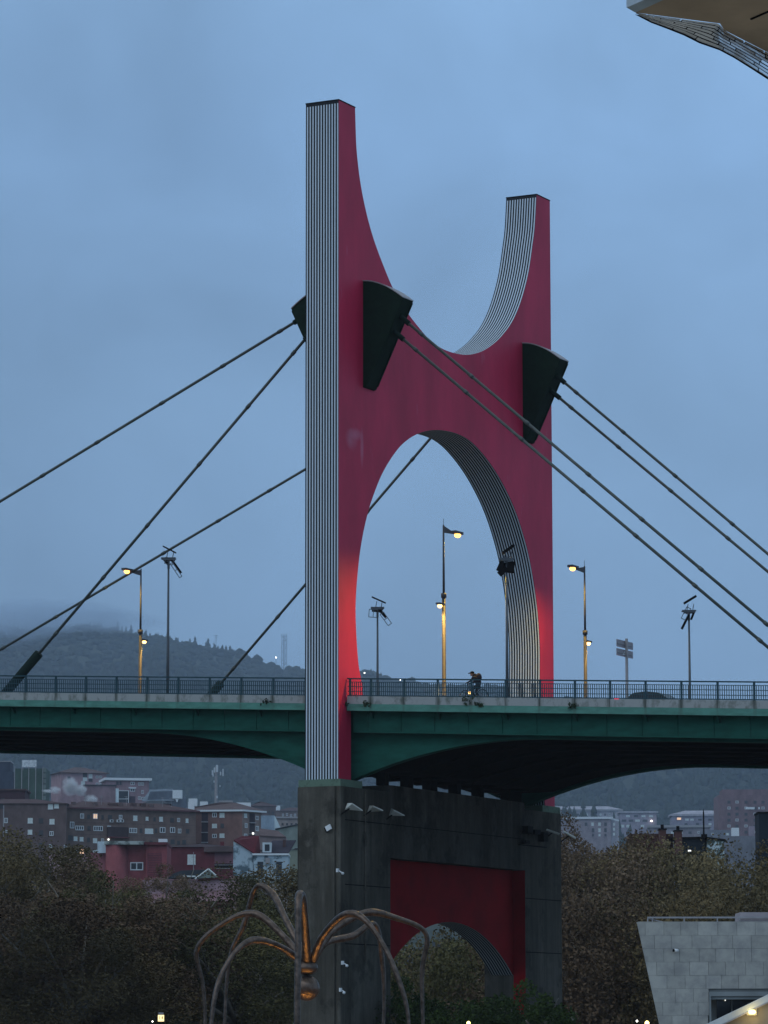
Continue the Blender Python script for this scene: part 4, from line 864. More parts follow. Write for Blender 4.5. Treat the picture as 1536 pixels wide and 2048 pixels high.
# rooftop clutter around that block
for i, (u0,v0,u1,v1,D_,c,lab) in enumerate(((473,1605,501,1621,945,'w','white rooftop plant room behind the white-eaved brick block'),(376,1604,388,1616,925,'w','small white box on the roof between the two brick blocks'),(345,1580,364,1589,1090,'w','white tank on top of the grey metal shed'),(377,1597,394,1603,960,'w','pale rooftop box above the middle brick block'),(400,1603,415,1607,960,'w','low white rooftop strip left of the phone mast'),(267,1612,282,1622,920,'w','larger white roof box behind the long block'),(286,1615,297,1622,920,'w','smaller white roof box behind the long block'),(183,1609,209,1614,925,'w','low pale rooftop strip left of the pillared building'),(437,1601,465,1605,975,'g','flat grey roof box right of the phone mast'),(318,1622,331,1626,920,'w','little white box on the long brick block roof'),(552,1611,560,1614,1300,'w','tiny white roof sign far behind left of the pier'))):
    Fz = Fac((u0+u1)/2, (v0+v1)/2, D_, 0); q0, q1 = Fz.st(u0,v1), Fz.st(u1,v0); m = MB(); Fz.box(m, q0[0], q1[0], q0[1]-1.2, q1[1], -2.5, 0)
    solo('rooftop_box', m, MAT['white'] if c == 'w' else MAT['steel'], lab, 'rooftop box', Fz.w(q0[0], q0[1]-1.2), 'white boxes on the roofs')
# red rendered building
D = 600; F = Fac(230, 1700, D, 0); zr = 2
r_, a0, a1, zt, _w = building('townhouse', 'red rendered building with a pale weathered parapet and one two-pane window', 'building', F, 292, 334, 1690, GZ, 12, redw)
def addw(nm, u0, u1, v, o0, o1, m_, mm='wall'):
    q0, q1 = F.st(u0, v), F.st(u1, v); m = MB(); F.box(m, q0[0], q1[0], GZ, q0[1], o0, o1); return part(nm, m, m_, r_)
addw('recessed_wall', 254, 291.9, 1690, -10, -.8, redw); 
q0, q1 = F.st(212,1690), F.st(255,1690); m = MB(); n = 10; pts = [F.w(q0[0]+(q1[0]-q0[0])*i/n, 0, -.7+2.1*math.sin(math.pi*min(1,(.15+.85*i/n)))**.8) for i in range(n+1)]+[F.w(q1[0],0,-5), F.w(q0[0],0,-5)]
m.prism(pts, (0,0,GZ), (0,0,q0[1])); part('round_tower', m, bw('red_render_light', (.27,.08,.09)), r_, True)
addw('side_wing', 175, 211.8, 1704, -9, -1.5, bw('rose_render', (.30,.12,.14)))
addw('low_wing', 95, 174.8, 1706, -9, -2.5, pinkw)
q0, q1 = F.st(210,1690), F.st(288,1683); m = MB(); F.box(m, q0[0], q1[0], q0[1]+.003, q1[1], -10, 1.5); part('parapet', m, mat('weathered_parapet', (.40,.44,.42), .9, col2=(.10,.12,.11), vscale=.8, thr=(.45,.6)), r_)
q0, q1 = F.st(288.2,1690), F.st(335,1684); m = MB(); F.box(m, q0[0], q1[0], q0[1]+.003, q1[1]-.05, -12, .6); part('roof', m, marw, r_)
q0, q1 = F.st(195,1706), F.st(212,1683); m = MB(); F.box(m, q0[0], q1[0], q0[1], q1[1], -1.3, .2); part('white_screen', m, bw('pale_blue_screen', (.52,.62,.68)), r_)
Fw = Fac(275, 1730, D, 0); Fw.P = Fw.P-Fw.n*.8
win(Fw, r_, 273.5, 1732.5, 26, 16, 'wide', D)
q0, q1 = F.st(295,1752), F.st(323,1707); m = MB(); F.box(m, q0[0], q1[0], q0[1], q1[1], .003, .05); lo = part('louvre', m, bw('louvre_dark', (.13,.05,.07)), r_)
for v in np.arange(1709, 1750, 3.4): m = MB(); z = F.st(300, v)[1]; F.box(m, q0[0]+.1, q1[0]-.1, z-.1, z+.04, .052, .16); part('slat', m, redw, lo)
part('roof_lamp', MB().ball(F.pt(329,1679,.5), .01, 6, 4), MAT['white'], r_)
q0, q1 = F.st(316,1681), F.st(333,1677); m = MB(); F.box(m, q0[0], q1[0], q0[1]-1, q1[1], -3, -1); part('roof_box', m, MAT['white'], r_)
# maroon building
D = 620; F = Fac(400, 1700, D, 2); r_, a0, a1, zt, _w = building('townhouse', 'dark maroon building with one pale square shutter, beside the white mural house', 'building', F, 335, 466, 1694, GZ, 12, marw)
roof_hip(F, r_, a0, a1, zt, 12, .9, .4, bw('dark_roof', (.05,.03,.035)))
win(F, r_, 383, 1718.5, 16, 19, 'blind', D)
m = MB(); q0, q1 = F.st(429,1727), F.st(466,1705); F.box(m, q0[0], q1[0], q0[1], q1[1], .003, .06); part('wall_panel', m, bw('dusky_wall', (.20,.10,.12)), r_)
m = MB(); q0, q1 = F.st(429,1737), F.st(466,1727); F.box(m, q0[0], q1[0], q0[1], q1[1], .003, .10); part('terrace_shade_sheet', m, MAT['black'], r_)  # black sheet on the wall stands in for shade in the open terrace
for v in (1730, 1737): m = MB(); z = F.st(450,v)[1]; F.box(m, q0[0], q1[0], z-.05, z+.05, .3, .36); part('rail', m, MAT['steel'], r_)
m = MB(); q0, q1 = F.st(408,1704), F.st(466,1694); F.box(m, q0[0], q1[0], q0[1], q1[1], .003, 1.0); part('canopy', m, rtile2, r_)
m = MB(); q0, q1 = F.st(440,1690), F.st(448,1682); F.box(m, q0[0], q1[0], q0[1]-.5, q1[1], -3, -2); part('chimney', m, marw, r_)
b = F.pt(387,1735,1.4); solo('aerial', MB().tube([F.pt(387,1745,1.4), F.pt(387,1704,1.4)], .06, 5).obox(F.pt(387,1711,1.4), RT0, FH, (0,0,1), -.35,.35,-.03,.03,-.3,-.24), MAT['steel'], 'thin television aerial in front of the pale square shutter', 'aerial', b)
# low gabled house with pink roof
D = 520; F = Fac(390, 1760, D, 0); r_ = thing('gabled_house', 'low house with white-edged grey gable and large pink roof above the trees', 'house', F.w(0, GZ))
P = lambda u, v, o=0: F.pt(u, v, o)
part('wall', MB().prism([P(285,1800),P(480,1790),P(480,1760),P(285,1760)], (0,0,0), -F.n*8), pinkw, r_)
part('roof', MB().add([P(250,1815,3),P(480,1800,3),P(478,1752,-4),P(300,1756,-4)], [(0,1,2,3)]).add([P(250,1815.5,3),P(480,1800.5,3),P(478,1752.5,-4),P(300,1756.5,-4)], [(3,2,1,0)]), bw('faded_pink_tiles', (.24,.135,.15)), r_)
part('ridge_roof', MB().prism([P(395,1762,.4),P(462,1757,.4),P(455,1749,.4),P(400,1753,.4)], (0,0,0), -F.n*3), marw, r_)
part('slate_roof', MB().prism([P(335,1757,.8),P(396,1757,.8),P(417,1739,.8),P(362,1741,.8),P(345,1748,.8)], (0,0,0), -F.n*3), slate, r_)
part('gable', MB().prism([P(394,1757,1.0),P(433,1755,1.0),P(417,1739,1.0)], (0,0,0), -F.n*.19), greyg, r_)
for a, b in (((390,1758),(417,1738)), ((417,1738),(435,1754))):
    a_, b_ = P(*a,1.15), P(*b,1.15); part('bargeboard', MB().tube([a_, b_], .12, 4), MAT['blind'], r_)
part('bargeboard', MB().tube([P(366,1753,1.1), P(391,1753,1.1)], .11, 4), MAT['blind'], r_)
# white mural house
D = 560; F = Fac(500, 1700, D, 0); mural = mat('mural_wall', (.42,.52,.58), .9, col2=(.10,.15,.18), vscale=.55, thr=(.50,.60)); r_ = thing('mural_house', 'white house with grey painted mural, red roof and dark attic roof left of the pier', 'house', F.w(0, GZ))
part('gable_wall', MB().prism([F.pt(466,1760),F.pt(506,1760),F.pt(506,1706),F.pt(487,1694),F.pt(467,1683)], (0,0,0), -F.n*7), mural, r_)
part('red_roof', MB().prism([F.pt(468,1682,.3),F.pt(508,1708,.3),F.pt(521,1706,-2),F.pt(518,1674,-5),F.pt(483,1675,-5)], (0,0,0), (0,0,.2)), bw('crimson_roof', (.09,.010,.018)), r_)
q0, q1 = F.st(507,1765), F.st(577,1711); m = MB(); F.box(m, q0[0], q1[0], q0[1], q1[1], -7, .6); part('wall', m, mat('mural_wall_front', (.42,.52,.58), .9, col2=(.10,.15,.18), vscale=1.1, thr=(.52,.6)), r_)
m = MB(); F.box(m, q0[0]-.15, q1[0]+.1, q1[1]+.003, q1[1]+.28, -7, .95); part('cornice', m, MAT['white'], r_)
Fm = Fac(500,1700,D,0); Fm.P = Fm.P+Fm.n*.6
for u in (520.5, 558): o = win(Fm, r_, u, 1737, 11, 27, 'glass', D)
m = MB(); q0, q1 = Fm.st(531,1727), Fm.st(540,1716); F.box(m, q0[0], q1[0], q0[1], q1[1], .61, 1.2); part('air_conditioner', m, MAT['steel'], r_)
part('attic_roof', MB().prism([F.pt(523,1709,.3),F.pt(577,1709,.3),F.pt(592,1684,-5),F.pt(545,1685,-5)], (0,0,.1), (0,0,.3)), bw('dark_attic', (.035,.03,.045)), r_)
q0, q1 = F.st(525,1707), F.st(543,1685); m = MB(); F.box(m, q0[0], q1[0], q0[1], q1[1], -3, .25); dm = part('dormer', m, bw('dormer_white', (.5,.57,.6)), r_)
m = MB(); F.box(m, q0[0]+.35, q1[0]-.3, q0[1]+.35, q1[1]-.3, .252, .3); part('dormer_window', m, MAT['glass'], dm)
m = MB(); q0, q1 = F.st(565,1684), F.st(571,1678); F.box(m, q0[0], q1[0], q0[1]-1, q1[1], -3, -2); part('chimney', m, rtile, r_)
F = Fac(585, 1700, 575, 0); r_, a0, a1, zt, _w = building('house', 'plain grey-green rendered wall squeezed between the mural house and the pier', 'house', F, 577, 640, 1699, GZ, 8, bw('olive_render', (.22,.25,.20))); roof_hip(F, r_, a0, a1, zt, 8, .4, .2, slate)
# small houses behind
F = Fac(542, 1650, 760, 0); r_ = thing('metal_shed', 'pale blue metal shed with bright gable end left of the pier', 'shed', F.w(0, 8)); 
part('wall', MB().prism([F.pt(522,1668),F.pt(549,1668),F.pt(549,1631),F.pt(522,1631)], (0,0,0), -F.n*6), bw('blue_metal', (.26,.34,.42)), r_)
part('gable', MB().prism([F.pt(549,1660,.1),F.pt(561,1656,.1),F.pt(554,1640,.1),F.pt(549,1631,.1)], (0,0,0), -F.n*6), bw('pale_metal', (.50,.60,.64)), r_)
F = Fac(550, 1670, 720, 0); r_ = thing('house', 'brown-roofed house below the pale blue shed', 'house', F.w(0, 4)); part('wall', MB().prism([F.pt(520,1700),F.pt(578,1700),F.pt(572,1674),F.pt(520,1668)], (0,0,0), -F.n*6), bw('taupe_render', (.23,.18,.18)), r_)
part('roof', MB().prism([F.pt(518,1672,.3),F.pt(572,1675,.3),F.pt(556,1663,-4),F.pt(519,1658,-4)], (0,0,0), (0,0,.15)), rtile2, r_)
F = Fac(575, 1670, 740, 0); r_ = thing('house', 'grey-green gable wall half hidden by the pier', 'house', F.w(0, 4)); part('wall', MB().prism([F.pt(552,1700),F.pt(640,1700),F.pt(640,1640),F.pt(600,1648),F.pt(552,1658)], (0,0,0), -F.n*6), greyg, r_); part('roof', MB().tube([F.pt(550,1658.5,.2),F.pt(600,1648,.2)], .14, 4), slate, r_)
F = Fac(580, 1645, 1050, 8); r_, a0, a1, zt, _w = building('house', 'long pale low building with white eave behind the gable wall', 'house', F, 550, 640, 1637, 20, 10, bw('buff_render', (.33,.28,.26))); roof_flat(F, r_, a0, a1, zt, 10, .5, .6, MAT['steel'])
for k in range(6): win(F, r_, 556+k*9, 1648, 4, 4, 'dark', 1050)
F = Fac(575, 1625, 1300, 5); r_, a0, a1, zt, _w = building('house', 'dim brick house on the slope behind the pier corner', 'house', F, 552, 650, 1622, 40, 10, brick); roof_hip(F, r_, a0, a1, zt, 10, 1.5, .5, rtile)
for u, v in ((566,1630),(574,1629),(582,1631),(590,1630)): win(F, r_, u, v, 4, 5, 'frame' if u % 4 else 'dark', 1300)
F = Fac(500, 1625, 1250, 10); r_, a0, a1, zt, _w = building('house', 'dark terrace house behind the white plant room', 'house', F, 500, 552, 1612, 40, 10, brick2); roof_hip(F, r_, a0, a1, zt, 10, 1.8, .5, rtile)
for u, v in ((508,1622),(518,1623),(528,1622),(538,1624),(546,1625)): win(F, r_, u, v, 4, 5, 'dark', 1250)
# pink apartments higher up
D = 1150; F = Fac(125, 1550, D, 20); r_, a0, a1, zt, _w = building('apartment_block', 'dusky pink apartment block with a brown hipped roof high on the slope at left', 'apartment block', F, 122, 213, 1546, 50, 12, pinkw); roof_hip(F, r_, a0, a1, zt, 12, 2.2, .9, rtile2)
for u, v, w, h, k in ((170,1550,9,8,'dark'),(181,1552,8,8,'blind'),(170,1558,9,7,'blind'),(181,1560,8,5,'dark'),(194,1554,5,5,'frame'),(201,1554,5,5,'frame'),(194,1568,5,5,'frame'),(201,1569,5,5,'frame'),(166,1566,8,7,'blind'),(138,1556,6,6,'dark')): win(F, r_, u, v, w, h, k, D)
D = 1130; F = Fac(213, 1560, D, 12); r_, a0, a1, zt, _w = building('apartment_block', 'pink apartment block with a bright white flat eave at upper left', 'apartment block', F, 213.5, 298, 1561, 45, 12, bw('mauve_brick', (.27,.18,.20))); roof_flat(F, r_, a0, a1, zt, 12, .75, .8, MAT['white'])
for u, v, w, h, k in ((235,1566,5,6,'dark'),(241,1566,4,6,'dark'),(265,1567,8,6,'frame'),(279,1568,5,6,'frame'),(285,1568,5,6,'frame'),(265,1580,10,6,'frame'),(285,1584,5,7,'frame'),(279,1596,6,6,'frame'),(286,1597,6,6,'frame')): win(F, r_, u, v, w, h, k, D)
m = MB(); q0, q1 = F.st(257,1577), F.st(272,1575.5); F.box(m, q0[0], q1[0], q0[1], q1[1]+.1, .003, .5); part('awning', m, MAT['white'], r_)
D = 1080; F = Fac(200, 1590, D, 5); r_, a0, a1, zt, _w = building('apartment_block', 'plain mauve gable building with a white pillar and dark glazed stair tower', 'apartment block', F, 168, 231, 1571.5, 40, 10, bw('mauve_render', (.25,.17,.19))); roof_flat(F, r_, a0, a1, zt, 10, .3, .3, slate)
m = MB(); q0, q1 = F.st(231.2,1613), F.st(237.5,1577); F.box(m, q0[0], q1[0], q0[1]-2, q1[1], -1, .2); part('pillar', m, bw('pillar_white', (.56,.66,.70)), r_)
m = MB(); q0, q1 = F.st(237.7,1613), F.st(257,1581); F.box(m, q0[0], q1[0], q0[1]-3, q1[1], -6, -.1); gl = part('stair_glazing', m, MAT['glass'], r_)
for (ua,va,ub,vb) in ((237.7,1582,258,1581),(237.7,1598.3,257,1597.5),(256.2,1613,257.6,1581)):
    m = MB(); q0, q1 = F.st(ua,va), F.st(ub,vb); F.box(m, q0[0], q1[0], q0[1], q1[1], -.097, .05); part('frame', m, MAT['white'], gl)
m = MB(); q0, q1 = F.st(258.5,1613), F.st(271,1592); F.box(m, q0[0], q1[0], q0[1]-3, q1[1], -5, -1); part('annex', m, bw('annex_dark', (.08,.06,.08)), r_)
D = 1100; F = Fac(330, 1595, D, 0); r_ = thing('metal_shed', 'grey metal-roofed shed with a white funnel, above the long brick block', 'shed', F.w(0, 40)); part('wall', MB().prism([F.pt(288,1622),F.pt(372,1622),F.pt(368,1592),F.pt(346,1582),F.pt(300,1583)], (0,0,0), -F.n*12), bw('grey_cladding', (.10,.125,.16)), r_)
part('roof', MB().prism([F.pt(284,1603,.5),F.pt(348,1602,.5),F.pt(346,1579,-8),F.pt(300,1581,-8)], (0,0,0), (0,0,.25)), bw('grey_sheet_roof', (.17,.21,.25)), r_)
part('funnel', MB().prism([F.pt(349,1594,.7),F.pt(358,1594,.7),F.pt(355,1604,.7),F.pt(353,1604,.7)], (0,0,0), -F.n*.6), MAT['white'], r_)
F = Fac(310, 1615, 1000, 0); r_, a0, a1, zt, _w = building('house', 'low pink house with dark roof edge behind the long brick block', 'house', F, 284, 338, 1608, 30, 8, pinkw); roof_hip(F, r_, a0, a1, zt, 8, 1.2, .5, slate, 2)
# scaffolded green building with a white banner
D = 1060; F = Fac(60, 1550, D, 0); r_, a0, a1, zt, _w = building('scaffolded_building', 'building wrapped in green scaffold netting with a white banner at the upper left', 'building', F, 29, 92, 1537, 40, 12, bw('green_netting', (.055,.095,.075)))
m = MB(); q0, q1 = F.st(86.5,1600), F.st(92.5,1533.5)
for k in range(6): z0 = q0[1]+(q1[1]-q0[1])*k/6; m = MB(); F.box(m, q0[0], q1[0], z0, z0+(q1[1]-q0[1])/6-.35, .003, .5); part('hoist_panel', m, bw('netting_pale', (.16,.20,.19)) if k == 0 else bpy.data.materials['netting_pale'], r_)
m = MB()
for u in (30, 44, 58, 72, 86):
    q = F.st(u, 1537); F.box(m, q[0]-.09, q[0]+.09, 45, q[1]+.6, .51, .62)
part('scaffold_poles', m, MAT['steel'], r_)
m = MB(); q0, q1 = F.st(44,1534.5), F.st(73,1520); F.box(m, q0[0], q1[0], q0[1], q1[1], .1, .2); part('banner', m, mat('banner', (.66,.70,.72), .8, col2=(.42,.46,.50), vscale=1.6, thr=(.5,.6), stretch=(1,1,2)), r_)
for u in (46, 71): m = MB(); q = F.st(u, 1534); F.box(m, q[0]-.08, q[0]+.08, zt-.5, q1[1], -.1, .09); part('banner_post', m, MAT['steel'], r_)
F = Fac(10, 1550, 1120, 0); r_, a0, a1, zt, _w = building('apartment_block', 'dark bluish building at the extreme upper left under the bridge', 'building', F, -60, 27, 1544, 40, 12, bw('dark_blue_render', (.035,.045,.07)))
m = MB(); F.box(m, a0, F.st(20,1522)[0], zt, zt+3.2, -10, -1); part('upper_storey', m, bpy.data.materials['dark_blue_render'], r_); m = MB(); F.box(m, a0, F.st(21,1522)[0], zt+3.2, zt+3.5, -10.3, -.7); part('roof', m, MAT['steel'], r_)
# right-hand side, hazier
def block(lab, u0, u1, v, D, phi, zb_, wm, eave, rows, name='apartment_block', depth=12, rt=None, vref=None, kinds=('frame','blind','dark')):
    F = Fac(u0, v, D, phi); r_, a0, a1, zt, _w = building(name, lab, 'apartment block', F, u0, u1, v, zb_, depth, wm, vref)
    if eave: roof_flat(F, r_, a0, a1, zt, depth, .8, .7, eave)
    if rt: roof_hip(F, r_, a0, a1, zt+(.8 if eave else 0), depth, 1.8, .4, rt)
    k = 0
    for v_, us, w, h in rows:
        for u in us: win(F, r_, u, v_, w, h, kinds[(k*7+int(u))%len(kinds)], D); k += 1
    return F, r_
block('long pale apartment block seen first to the right of the pier, highest of the row', 1085, 1243, 1622, 1750, 0, 70, palew, MAT['steel'], [(1629,range(1120,1240,9),4,4),(1641,range(1120,1240,9),4,4)], rt=palew)
Fb, rb_ = block('pale block with bright white eave and rounded corner, just right of the pier', 1085, 1222, 1638, 1400, 0, 50, bw('pale_brick', (.27,.23,.25)), MAT['white'], [(1648,(1172,1185,1199,1211),5,6),(1660,(1186,1199,1211),5,7),(1670,(1186,1199,1211),4,4)])
m = MB(); q0 = Fb.st(1222,1640); Fb.box(m, q0[0]+.03, Fb.st(1238,1640)[0], 50, q0[1], -10, -1.5); part('corner_wing', m, bpy.data.materials['pale_render'], rb_)
for v in (1648,1658,1668): win(Fb, rb_, 1228, v, 4, 5, 'blind', 1400)
m = MB().add([Fb.pt(1219,1638.5,.7),Fb.pt(1238,1643,-1),Fb.pt(1238,1640,-1),Fb.pt(1219,1634,.7)], [(0,1,2,3)]); part('eave', m, MAT['white'], rb_)
Fq, rq = block('pale mauve block with a white lit lamp near its right end, right of the pier', 1240, 1313, 1626, 1650, 0, 70, bw('pale_mauve', (.30,.26,.31)), palew, [(1632,(1256,1272,1287,1302),8,3.5),(1641,(1248,1262,1275,1290),9,4),(1652,(1245,1256,1285),7,5)], kinds=('blind','dark','blind'))
part('wall_lamp', MB().ball(Fq.pt(1303,1642,.6), .36, 8, 6), MAT['bulbc'], rq)
Fq, rq = block('pale block with an orange lit window near the right edge, behind the pole', 1344, 1470, 1632, 1500, 0, 60, bw('pale_mauve2', (.27,.25,.31)), palew, [(1639,(1374,1384,1400,1420,1432,1446),7,3.5),(1648,(1372,1395,1420,1440),6,3.5)], kinds=('blind','dark','blind'), rt=palew)
win(Fq, rq, 1358, 1637.5, 8, 4.5, 'lit', 1500)
block('low white-roofed row below the pale block, right side', 1300, 1418, 1655, 1300, -2, 50, bw('low_pale', (.25,.22,.24)), MAT['steel'], [(1665,(1345,1362,1380,1398),6,4)])
block('grey low building right of the thin dark pole', 1405, 1470, 1660, 1250, 0, 50, bw('low_grey', (.18,.19,.22)), None, [(1668,(1425,1455),5,4)])
Fh, rh = block('tall dusky brick high-rise at the right edge fading into haze', 1436, 1640, 1590, 1300, 0, 40, bw('hazy_brick', (.19,.12,.13)), None, [(v, (1458,1474,1492,1510,1526), 6, 5) for v in (1604,1616,1628,1640,1652,1664)], depth=18, kinds=('dark','dark','frame'))
m = MB(); q0, q1 = Fh.st(1446,1591), Fh.st(1536,1578); Fh.box(m, q0[0], q1[0]+5, q0[1]-.5, q1[1], -14, -2); part('penthouse', m, bpy.data.materials['hazy_brick'], rh)
for u, w in ((1500,18),(1518,3)): m = MB(); q = Fh.st(u, 1616.5); Fh.box(m, q[0]-w*.09, q[0]+w*.09, q[1]-.4, q[1]+.4, .17, .3); part('lit_strip', m, MAT['white'], rh)
for u, v, w, h, lab in ((1471,1659.5,14,8,'pale blue-white rooftop box in front of the high-rise'),(1504,1658,10,11,'lilac rooftop box in front of the high-rise, the right one')):
    Fz = Fac(u, v, 900, 0); q0, q1 = Fz.st(u-w/2, v+h/2), Fz.st(u+w/2, v-h/2); m = MB(); Fz.box(m, q0[0], q1[0], q0[1]-2, q1[1], -2.5, 0); solo('rooftop_box', m, MAT['white'] if u < 1500 else bpy.data.materials['pale_mauve'], lab, 'rooftop box', Fz.w(q0[0], q0[1]-2))
Fz = Fac(1490, 1680, 880, 0); q0, q1 = Fz.st(1440,1710), Fz.st(1560,1672); m = MB(); Fz.box(m, q0[0], q1[0], q0[1]-12, q1[1], -8, 0); solo('house', m, bpy.data.materials['low_grey'], 'grey building mass below the high-rise above the trees', 'house', Fz.w(0, GZ))
# dark near roofs at right
D = 420; F = Fac(1388, 1690, D, 0); r_ = thing('dark_roofed_house', 'black-roofed house with a brick chimney stack above the right-hand trees', 'house', F.w(0, GZ))
q0, q1 = F.st(1364,1702), F.st(1410,1677); m = MB(); F.box(m, q0[0], q1[0], GZ, q1[1], -7, 0); part('wall', m, bw('black_slate_wall', (.012,.018,.025)), r_)
part('roof', MB().prism([F.pt(1340,1675,.3),F.pt(1454,1682,.3),F.pt(1450,1678,.3),F.pt(1410,1673,.3),F.pt(1366,1674,.3)], (0,0,0), -F.n*7), MAT['black'], r_)
for (a, b, c, d) in ((1350,1704,1363.5,1663),(1319,1680,1331.5,1660)):
    q0, q1 = F.st(a,b), F.st(c,d); m = MB(); F.box(m, q0[0], q1[0], q0[1]-1.5, q1[1], -1.5, .4); ch = part('chimney', m, bw('chimney_brick', (.10,.045,.04)) if a > 1340 else bpy.data.materials['chimney_brick'], r_)
    m = MB(); F.box(m, q0[0]-.1, q1[0]+.1, q1[1]+.003, q1[1]+.15, -1.6, .5); part('cap', m, MAT['black'], ch); part('pot', MB().tube([F.w((q0[0]+q1[0])/2, q1[1]+.15, -.5), F.w((q0[0]+q1[0])/2, q1[1]+.65, -.5)], .2, 8), MAT['black'], ch)
q0, q1 = F.st(1300,1712), F.st(1350,1662); m = MB(); F.box(m, F.st(1262,1700)[0], F.st(1349,1700)[0], GZ, F.st(1300,1666)[1], -8, -1.6); part('brick_wing', m, bw('wing_brick', (.085,.035,.03)), r_)
win(F, r_, 1379, 1701.5, 6, 3, 'litw', D)
q0, q1 = F.st(1414,1717), F.st(1448,1680); m = MB(); F.box(m, q0[0], q1[0], q0[1]-3, q1[1], -4, .2); part('graffiti_wall', m, mat('graffiti_wall', (.50,.60,.62), .9, col2=(.07,.10,.09), vscale=1.6, thr=(.44,.54)), r_)
b = F.w(F.st(1407,1680)[0], F.st(1407,1680)[1], .5); t = thing('dark_pole', 'thin dark pole rising from the black roof at right', 'pole', b); part('pole', MB().tube([b, (b[0],b[1],F.st(1407,1626)[1]), (b[0],b[1],F.st(1407,1618)[1])], [.11,.09,.02], 6), MAT['black'], t); m = MB(); q0, q1 = F.st(1402,1676), F.st(1413,1669); F.box(m, q0[0], q1[0], q0[1], q1[1], .1, .9); part('base', m, MAT['black'], t)
F = Fac(1530, 1655, 400, 0); q0, q1 = F.st(1518,1682), F.st(1580,1627); m = MB(); F.box(m, q0[0], q1[0], GZ, q1[1], -4, 0); t = thing('dark_tower', 'dark block-shaped tower cut by the right edge of the photo', 'building', F.w(0,GZ)); part('wall', m, bw('night_blue', (.012,.02,.03)), t); m = MB(); F.box(m, q0[0]-.1, q1[0]+.1, q1[1]+.003, q1[1]+.2, -4.1, .1); part('coping', m, MAT['black'], t)
# ------------------------------------------------------------------ trees
def leaf_mesh(name, seed, nl, R, squash, leaf, conelike=False, flakes=None):
    r = np.random.default_rng(seed); nc = 46
    cen = r.normal(size=(nc,3)); cen /= np.linalg.norm(cen, axis=1)[:,None]; rad = r.uniform(.35, 1.0, nc)**.6; cen = cen*rad[:,None]*np.array((1,1,squash)); cen[:,2] += .15*squash
    cr = r.uniform(.16,.36,nc)
    idx = r.integers(0, nc, nl); d = r.normal(size=(nl,3)); d /= np.linalg.norm(d,axis=1)[:,None]; P = cen[idx]+d*(cr[idx]*r.uniform(.55,1.05,nl))[:,None]
    P[:,:2] /= np.percentile(np.abs(P[:,:2]), 98); P[:,2] -= (np.percentile(P[:,2], 99.7)+np.percentile(P[:,2], 3))/2; P[:,2] *= squash/np.percentile(P[:,2], 99.7)
    P[:,2] = np.where(P[:,2] < -squash*.85, -squash*.85+r.uniform(0,.2,nl), P[:,2]); P *= R
    a = r.normal(size=(nl,3)); a /= np.linalg.norm(a,axis=1)[:,None]; b = np.cross(a, r.normal(size=(nl,3))); b /= np.linalg.norm(b,axis=1)[:,None]
    s = leaf*r.uniform(.6,1.4,nl)[:,None]; V = np.empty((nl,4,3)); V[:,0] = P-a*s; V[:,1] = P+b*s*.7; V[:,2] = P+a*s; V[:,3] = P-b*s*.7
    me = bpy.data.meshes.new(name); me.vertices.add(nl*4); me.vertices.foreach_set('co', V.reshape(-1)); me.loops.add(nl*4); me.loops.foreach_set('vertex_index', np.arange(nl*4)); me.polygons.add(nl)
    me.polygons.foreach_set('loop_start', np.arange(nl)*4); me.polygons.foreach_set('loop_total', np.full(nl,4)); me.update(calc_edges=True)
    # colour per leaf clump, a property of the leaves themselves
    at_ = me.attributes.new('tone', 'FLOAT', 'POINT'); tone = np.clip(r.random(nc)[idx]*.7+r.random(nl)*.45, 0, 1); at_.data.foreach_set('value', np.repeat(tone, 4)); return me
def leaf_mat(name, c1, c2, c3=None):
    m = bpy.data.materials.new(name); m.use_nodes = True; n = m.node_tree.nodes; l = m.node_tree.links; b = n['Principled BSDF']; b.inputs['Roughness'].default_value = .75; b.inputs['Specular IOR Level'].default_value = .15
    a = n.new('ShaderNodeAttribute'); a.attribute_name = 'tone'; r = n.new('ShaderNodeValToRGB'); l.new(a.outputs['Fac'], r.inputs[0]); r.color_ramp.elements[0].color = (*c1,1); r.color_ramp.elements[1].color = (*c2,1)
    if c3: q = r.color_ramp.elements.new(.82); q.color = (*c3,1)
    oi = n.new('ShaderNodeObjectInfo'); hs = n.new('ShaderNodeHueSaturation'); l.new(r.outputs[0], hs.inputs['Color']); rr = n.new('ShaderNodeMapRange'); rr.inputs[3].default_value = .75; rr.inputs[4].default_value = 1.25; l.new(oi.outputs['Random'], rr.inputs[0]); l.new(rr.outputs[0], hs.inputs['Value']); l.new(hs.outputs[0], b.inputs['Base Color']); return m
LM = {'olive': leaf_mat('olive_autumn_leaves', (.082,.066,.031), (.235,.178,.086), (.18,.138,.066)), 'brown': leaf_mat('brown_autumn_leaves', (.088,.060,.036), (.215,.150,.095), (.165,.114,.070)), 'green': leaf_mat('dull_green_leaves', (.058,.057,.023), (.165,.150,.060), (.12,.112,.045)), 'dark': leaf_mat('dark_green_leaves', (.014,.028,.006), (.05,.08,.018))}
bark = mat('plane_bark', (.11,.10,.085), .9, col2=(.22,.205,.17), vscale=1.5, thr=(.45,.6))
CM = {}
for c in LM:
    for k in range(2):
        me = leaf_mesh('crown_'+c, 10+k, 34000 if c != 'dark' else 9000, 1.0, 1.0, .0165 if c != 'dark' else .036); me.materials.append(LM[c]); CM[c, k] = me
